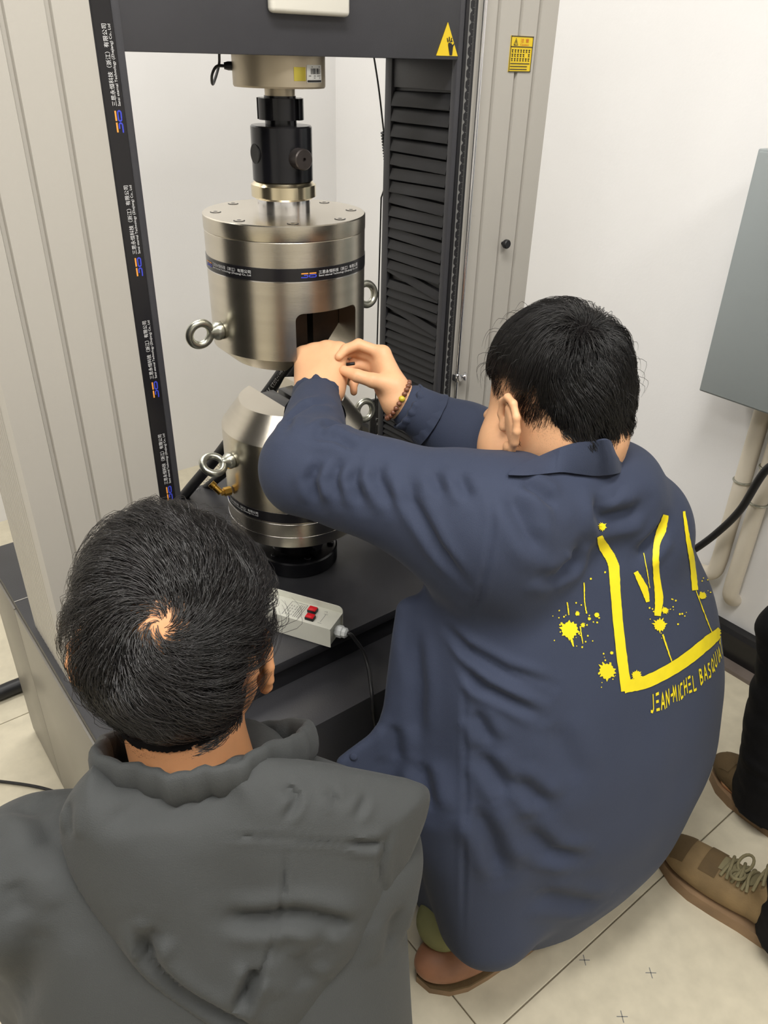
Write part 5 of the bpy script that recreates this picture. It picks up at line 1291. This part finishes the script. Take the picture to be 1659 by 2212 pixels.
# ------------------------------------------------------------------ third person at the right edge: black trousers, brown shoes
tx = lambda x, y, z: np.array([x, y, z])
tb_ = [(stack([(0.84, 1.285, .20, .15, .10), (1.0, 1.285, .20, .155, .105), (1.2, 1.285, .20, .16, .10), (1.38, 1.285, .205, .17, .095), (1.46, 1.285, .21, .08, .065)], (1, 0, 0)), 0),
       (cone(tx(1.37, .25, .86), tx(1.40, .43, .48), .075, .05), .04), (cone(tx(1.40, .43, .48), tx(1.395, .34, .09), .048, .036), .02), (cone(tx(1.20, .18, .86), tx(1.175, .20, .48), .085, .055), .04), (cone(tx(1.175, .20, .48), tx(1.15, .19, .09), .052, .036), .02),
       (cone(tx(1.395, .33, .07), tx(1.40, .44, .04), .036, .028), .02), (cone(tx(1.15, .19, .07), tx(1.14, .33, .04), .036, .028), .02),
       (cone(tx(1.44, .20, 1.38), tx(1.52, .21, 1.12), .048, .04), .04), (cone(tx(1.52, .21, 1.12), tx(1.56, .16, .86), .038, .028), .02), (cone(tx(1.13, .20, 1.38), tx(1.06, .10, 1.12), .048, .04), .04), (cone(tx(1.06, .10, 1.12), tx(1.03, .02, .90), .038, .028), .02)]
tp_, TLh = head_prims((1.285, .225, 1.60), (-.25, .93, -.25), (0, .2, .95), 1.0, 0.002, (1.285, .20, 1.44))
THG = sdf_geo(union(tp_), 0.005)
hh1 = sdf_geo(union(hand_prims((1.56, .16, .86), (0, .1, -1), (1, 0, 0), 1, ((25, 30, 20),) * 4, .1)), 0.004)
hh2 = sdf_geo(union(hand_prims((1.03, .02, .90), (0, .1, -1), (-1, 0, 0), -1, ((25, 30, 20),) * 4, .1)), 0.004)
V, Q = merge(sdf_geo(union(tb_), 0.012), THG, hh1, hh2)
p3 = quads('person', V, Q, SKIN)
tag(p3, 'standing person in black trousers and brown shoes at the edge by the wall', 'person')
eyes(p3, TLh)
V, Q = sdf_geo(plus(union([(stack([(0.80, 1.285, .20, .16, .11), (1.0, 1.285, .20, .175, .125), (1.2, 1.285, .20, .18, .12), (1.38, 1.285, .205, .185, .11), (1.45, 1.285, .21, .085, .075)], (1, 0, 0)), 0), (cone(tx(1.44, .20, 1.37), tx(1.52, .21, 1.12), .066, .058), .04), (cone(tx(1.52, .21, 1.12), tx(1.556, .163, .88), .055, .042), .02), (cone(tx(1.13, .20, 1.37), tx(1.06, .10, 1.12), .066, .058), .04), (cone(tx(1.06, .10, 1.12), tx(1.033, .03, .915), .055, .042), .02)]), lambda p: .004 * vnoise(p, 45, 5)), 0.009)
quads('jacket', V, Q, BLACKC, p3)
V, Q = sdf_geo(clip_plane(plus(union([(cone(tx(1.365, .24, .86), tx(1.41, .425, .48), .09, .070), 0), (cone(tx(1.41, .425, .48), tx(1.40, .362, .05), .068, .074), .03), (cone(tx(1.20, .18, .86), tx(1.175, .19, .48), .10, .08), .04), (cone(tx(1.175, .19, .48), tx(1.155, .165, .05), .078, .074), .03), (ell(tx(1.285, .19, .90), (.17, .13, .12)), .05)]), lambda p: .006 * vnoise(p, 40, 8) + .003 * vnoise(p * np.array([1, 1, 2.2]), 60, 9)), (0, 0, 0.035), (0, 0, -1)), 0.007)
quads('trousers', V, Q, BLACKC, p3)
cv, cq = scalp_cap(THG, TLh, 1.0, lambda p: p[:, 2] > np.interp(p[:, 1], [-.11, -.03, 0, .07, .09], [-.05, -.03, .03, .06, .08]), 0.008); quads('hair', cv, cq, HAIR, p3)
def sneaker(toe, heel, m_up, m_sole, parent):
    sp, (d, w, z) = shoe_prims(toe, heel, 0.020); SV, SQ = sdf_geo(clip_plane(union(sp), (0, 0, 0.022), (0, 0, -1)), 0.004)
    sh = quads('shoe', SV, SQ, m_up, parent); B = bvh_of(SV, SQ); t0 = np.array([*toe, 0.])
    prism('sole', [tuple(p[:2]) for p in sole_geo(toe, heel, 0, 0, 0.004)], lambda x, y, zz: (x, y, zz), 0.0, 0.026, m_sole, sh, 40)
    def top(x, y, off):
        o = t0 + d * x + w * y + z * 0.3; h = B.ray_cast(Vector(o), Vector((0, 0, -1)))
        return (np.array(h[0]) + np.array(h[1]) * off) if h[0] is not None else t0 + d * x + w * y + z * 0.05
    def patch2(name, xs, yfun, m, off):                        # a panel of the upper
        V, Fc = [], []; ny = 10
        for x in xs:
            y0, y1 = yfun(x)
            for k in range(ny + 1): V.append(top(x, y0 + (y1 - y0) * k / ny, off))
        for i in range(len(xs) - 1):
            for k in range(ny): Fc.append((i * (ny + 1) + k, i * (ny + 1) + k + 1, (i + 1) * (ny + 1) + k + 1, (i + 1) * (ny + 1) + k))
        return mesh(name, V, Fc, m, sh, 180)
    patch2('toe_cap', np.linspace(0.012, 0.055, 8), lambda x: (-0.036 * min(1, x / .03), 0.036 * min(1, x / .03)), SUEDE_D, 0.0015)
    patch2('vamp_panel', np.linspace(0.085, 0.118, 8), lambda x: (-0.034, 0.034), SUEDE_D, 0.002)
    patch2('tongue', np.linspace(0.115, 0.20, 10), lambda x: (-0.017, 0.017), LACE, 0.003)
    for k in range(4):
        x = 0.125 + 0.021 * k
        pts = [top(x + 0.012 * (1 if q % 2 else 0) * 0 + 0.010 * q / 6, -0.026 + 0.052 * q / 6, 0.005 + 0.003 * math.sin(q / 6 * math.pi)) for q in range(7)]
        tube('lace', pts, 0.0032, LACE, sh, 8)
        pts = [top(x + 0.012 - 0.010 * q / 6, -0.026 + 0.052 * q / 6, 0.007 + 0.003 * math.sin(q / 6 * math.pi)) for q in range(7)]
        tube('lace', pts, 0.0032, LACE, sh, 8)
    for s_ in (-1, 1):
        c = top(0.15, 0.0, 0.012)
        lp = [c + (d * math.cos(a) * 0.012 + w * s_ * (0.018 + 0.018 * math.sin(a)) + z * (0.008 * math.sin(a + .5))) for a in np.linspace(-1.57, 4.71, 18)]
        tube('lace_bow', lp, 0.0030, LACE, sh, 8)
    # stitched lines on the outer side
    return sh
sneaker((1.128, 0.440), (1.160, 0.145), SUEDE, SOLE, p3)
sneaker((1.425, 0.500), (1.385, 0.215), SUEDE_D, SOLE, p3)
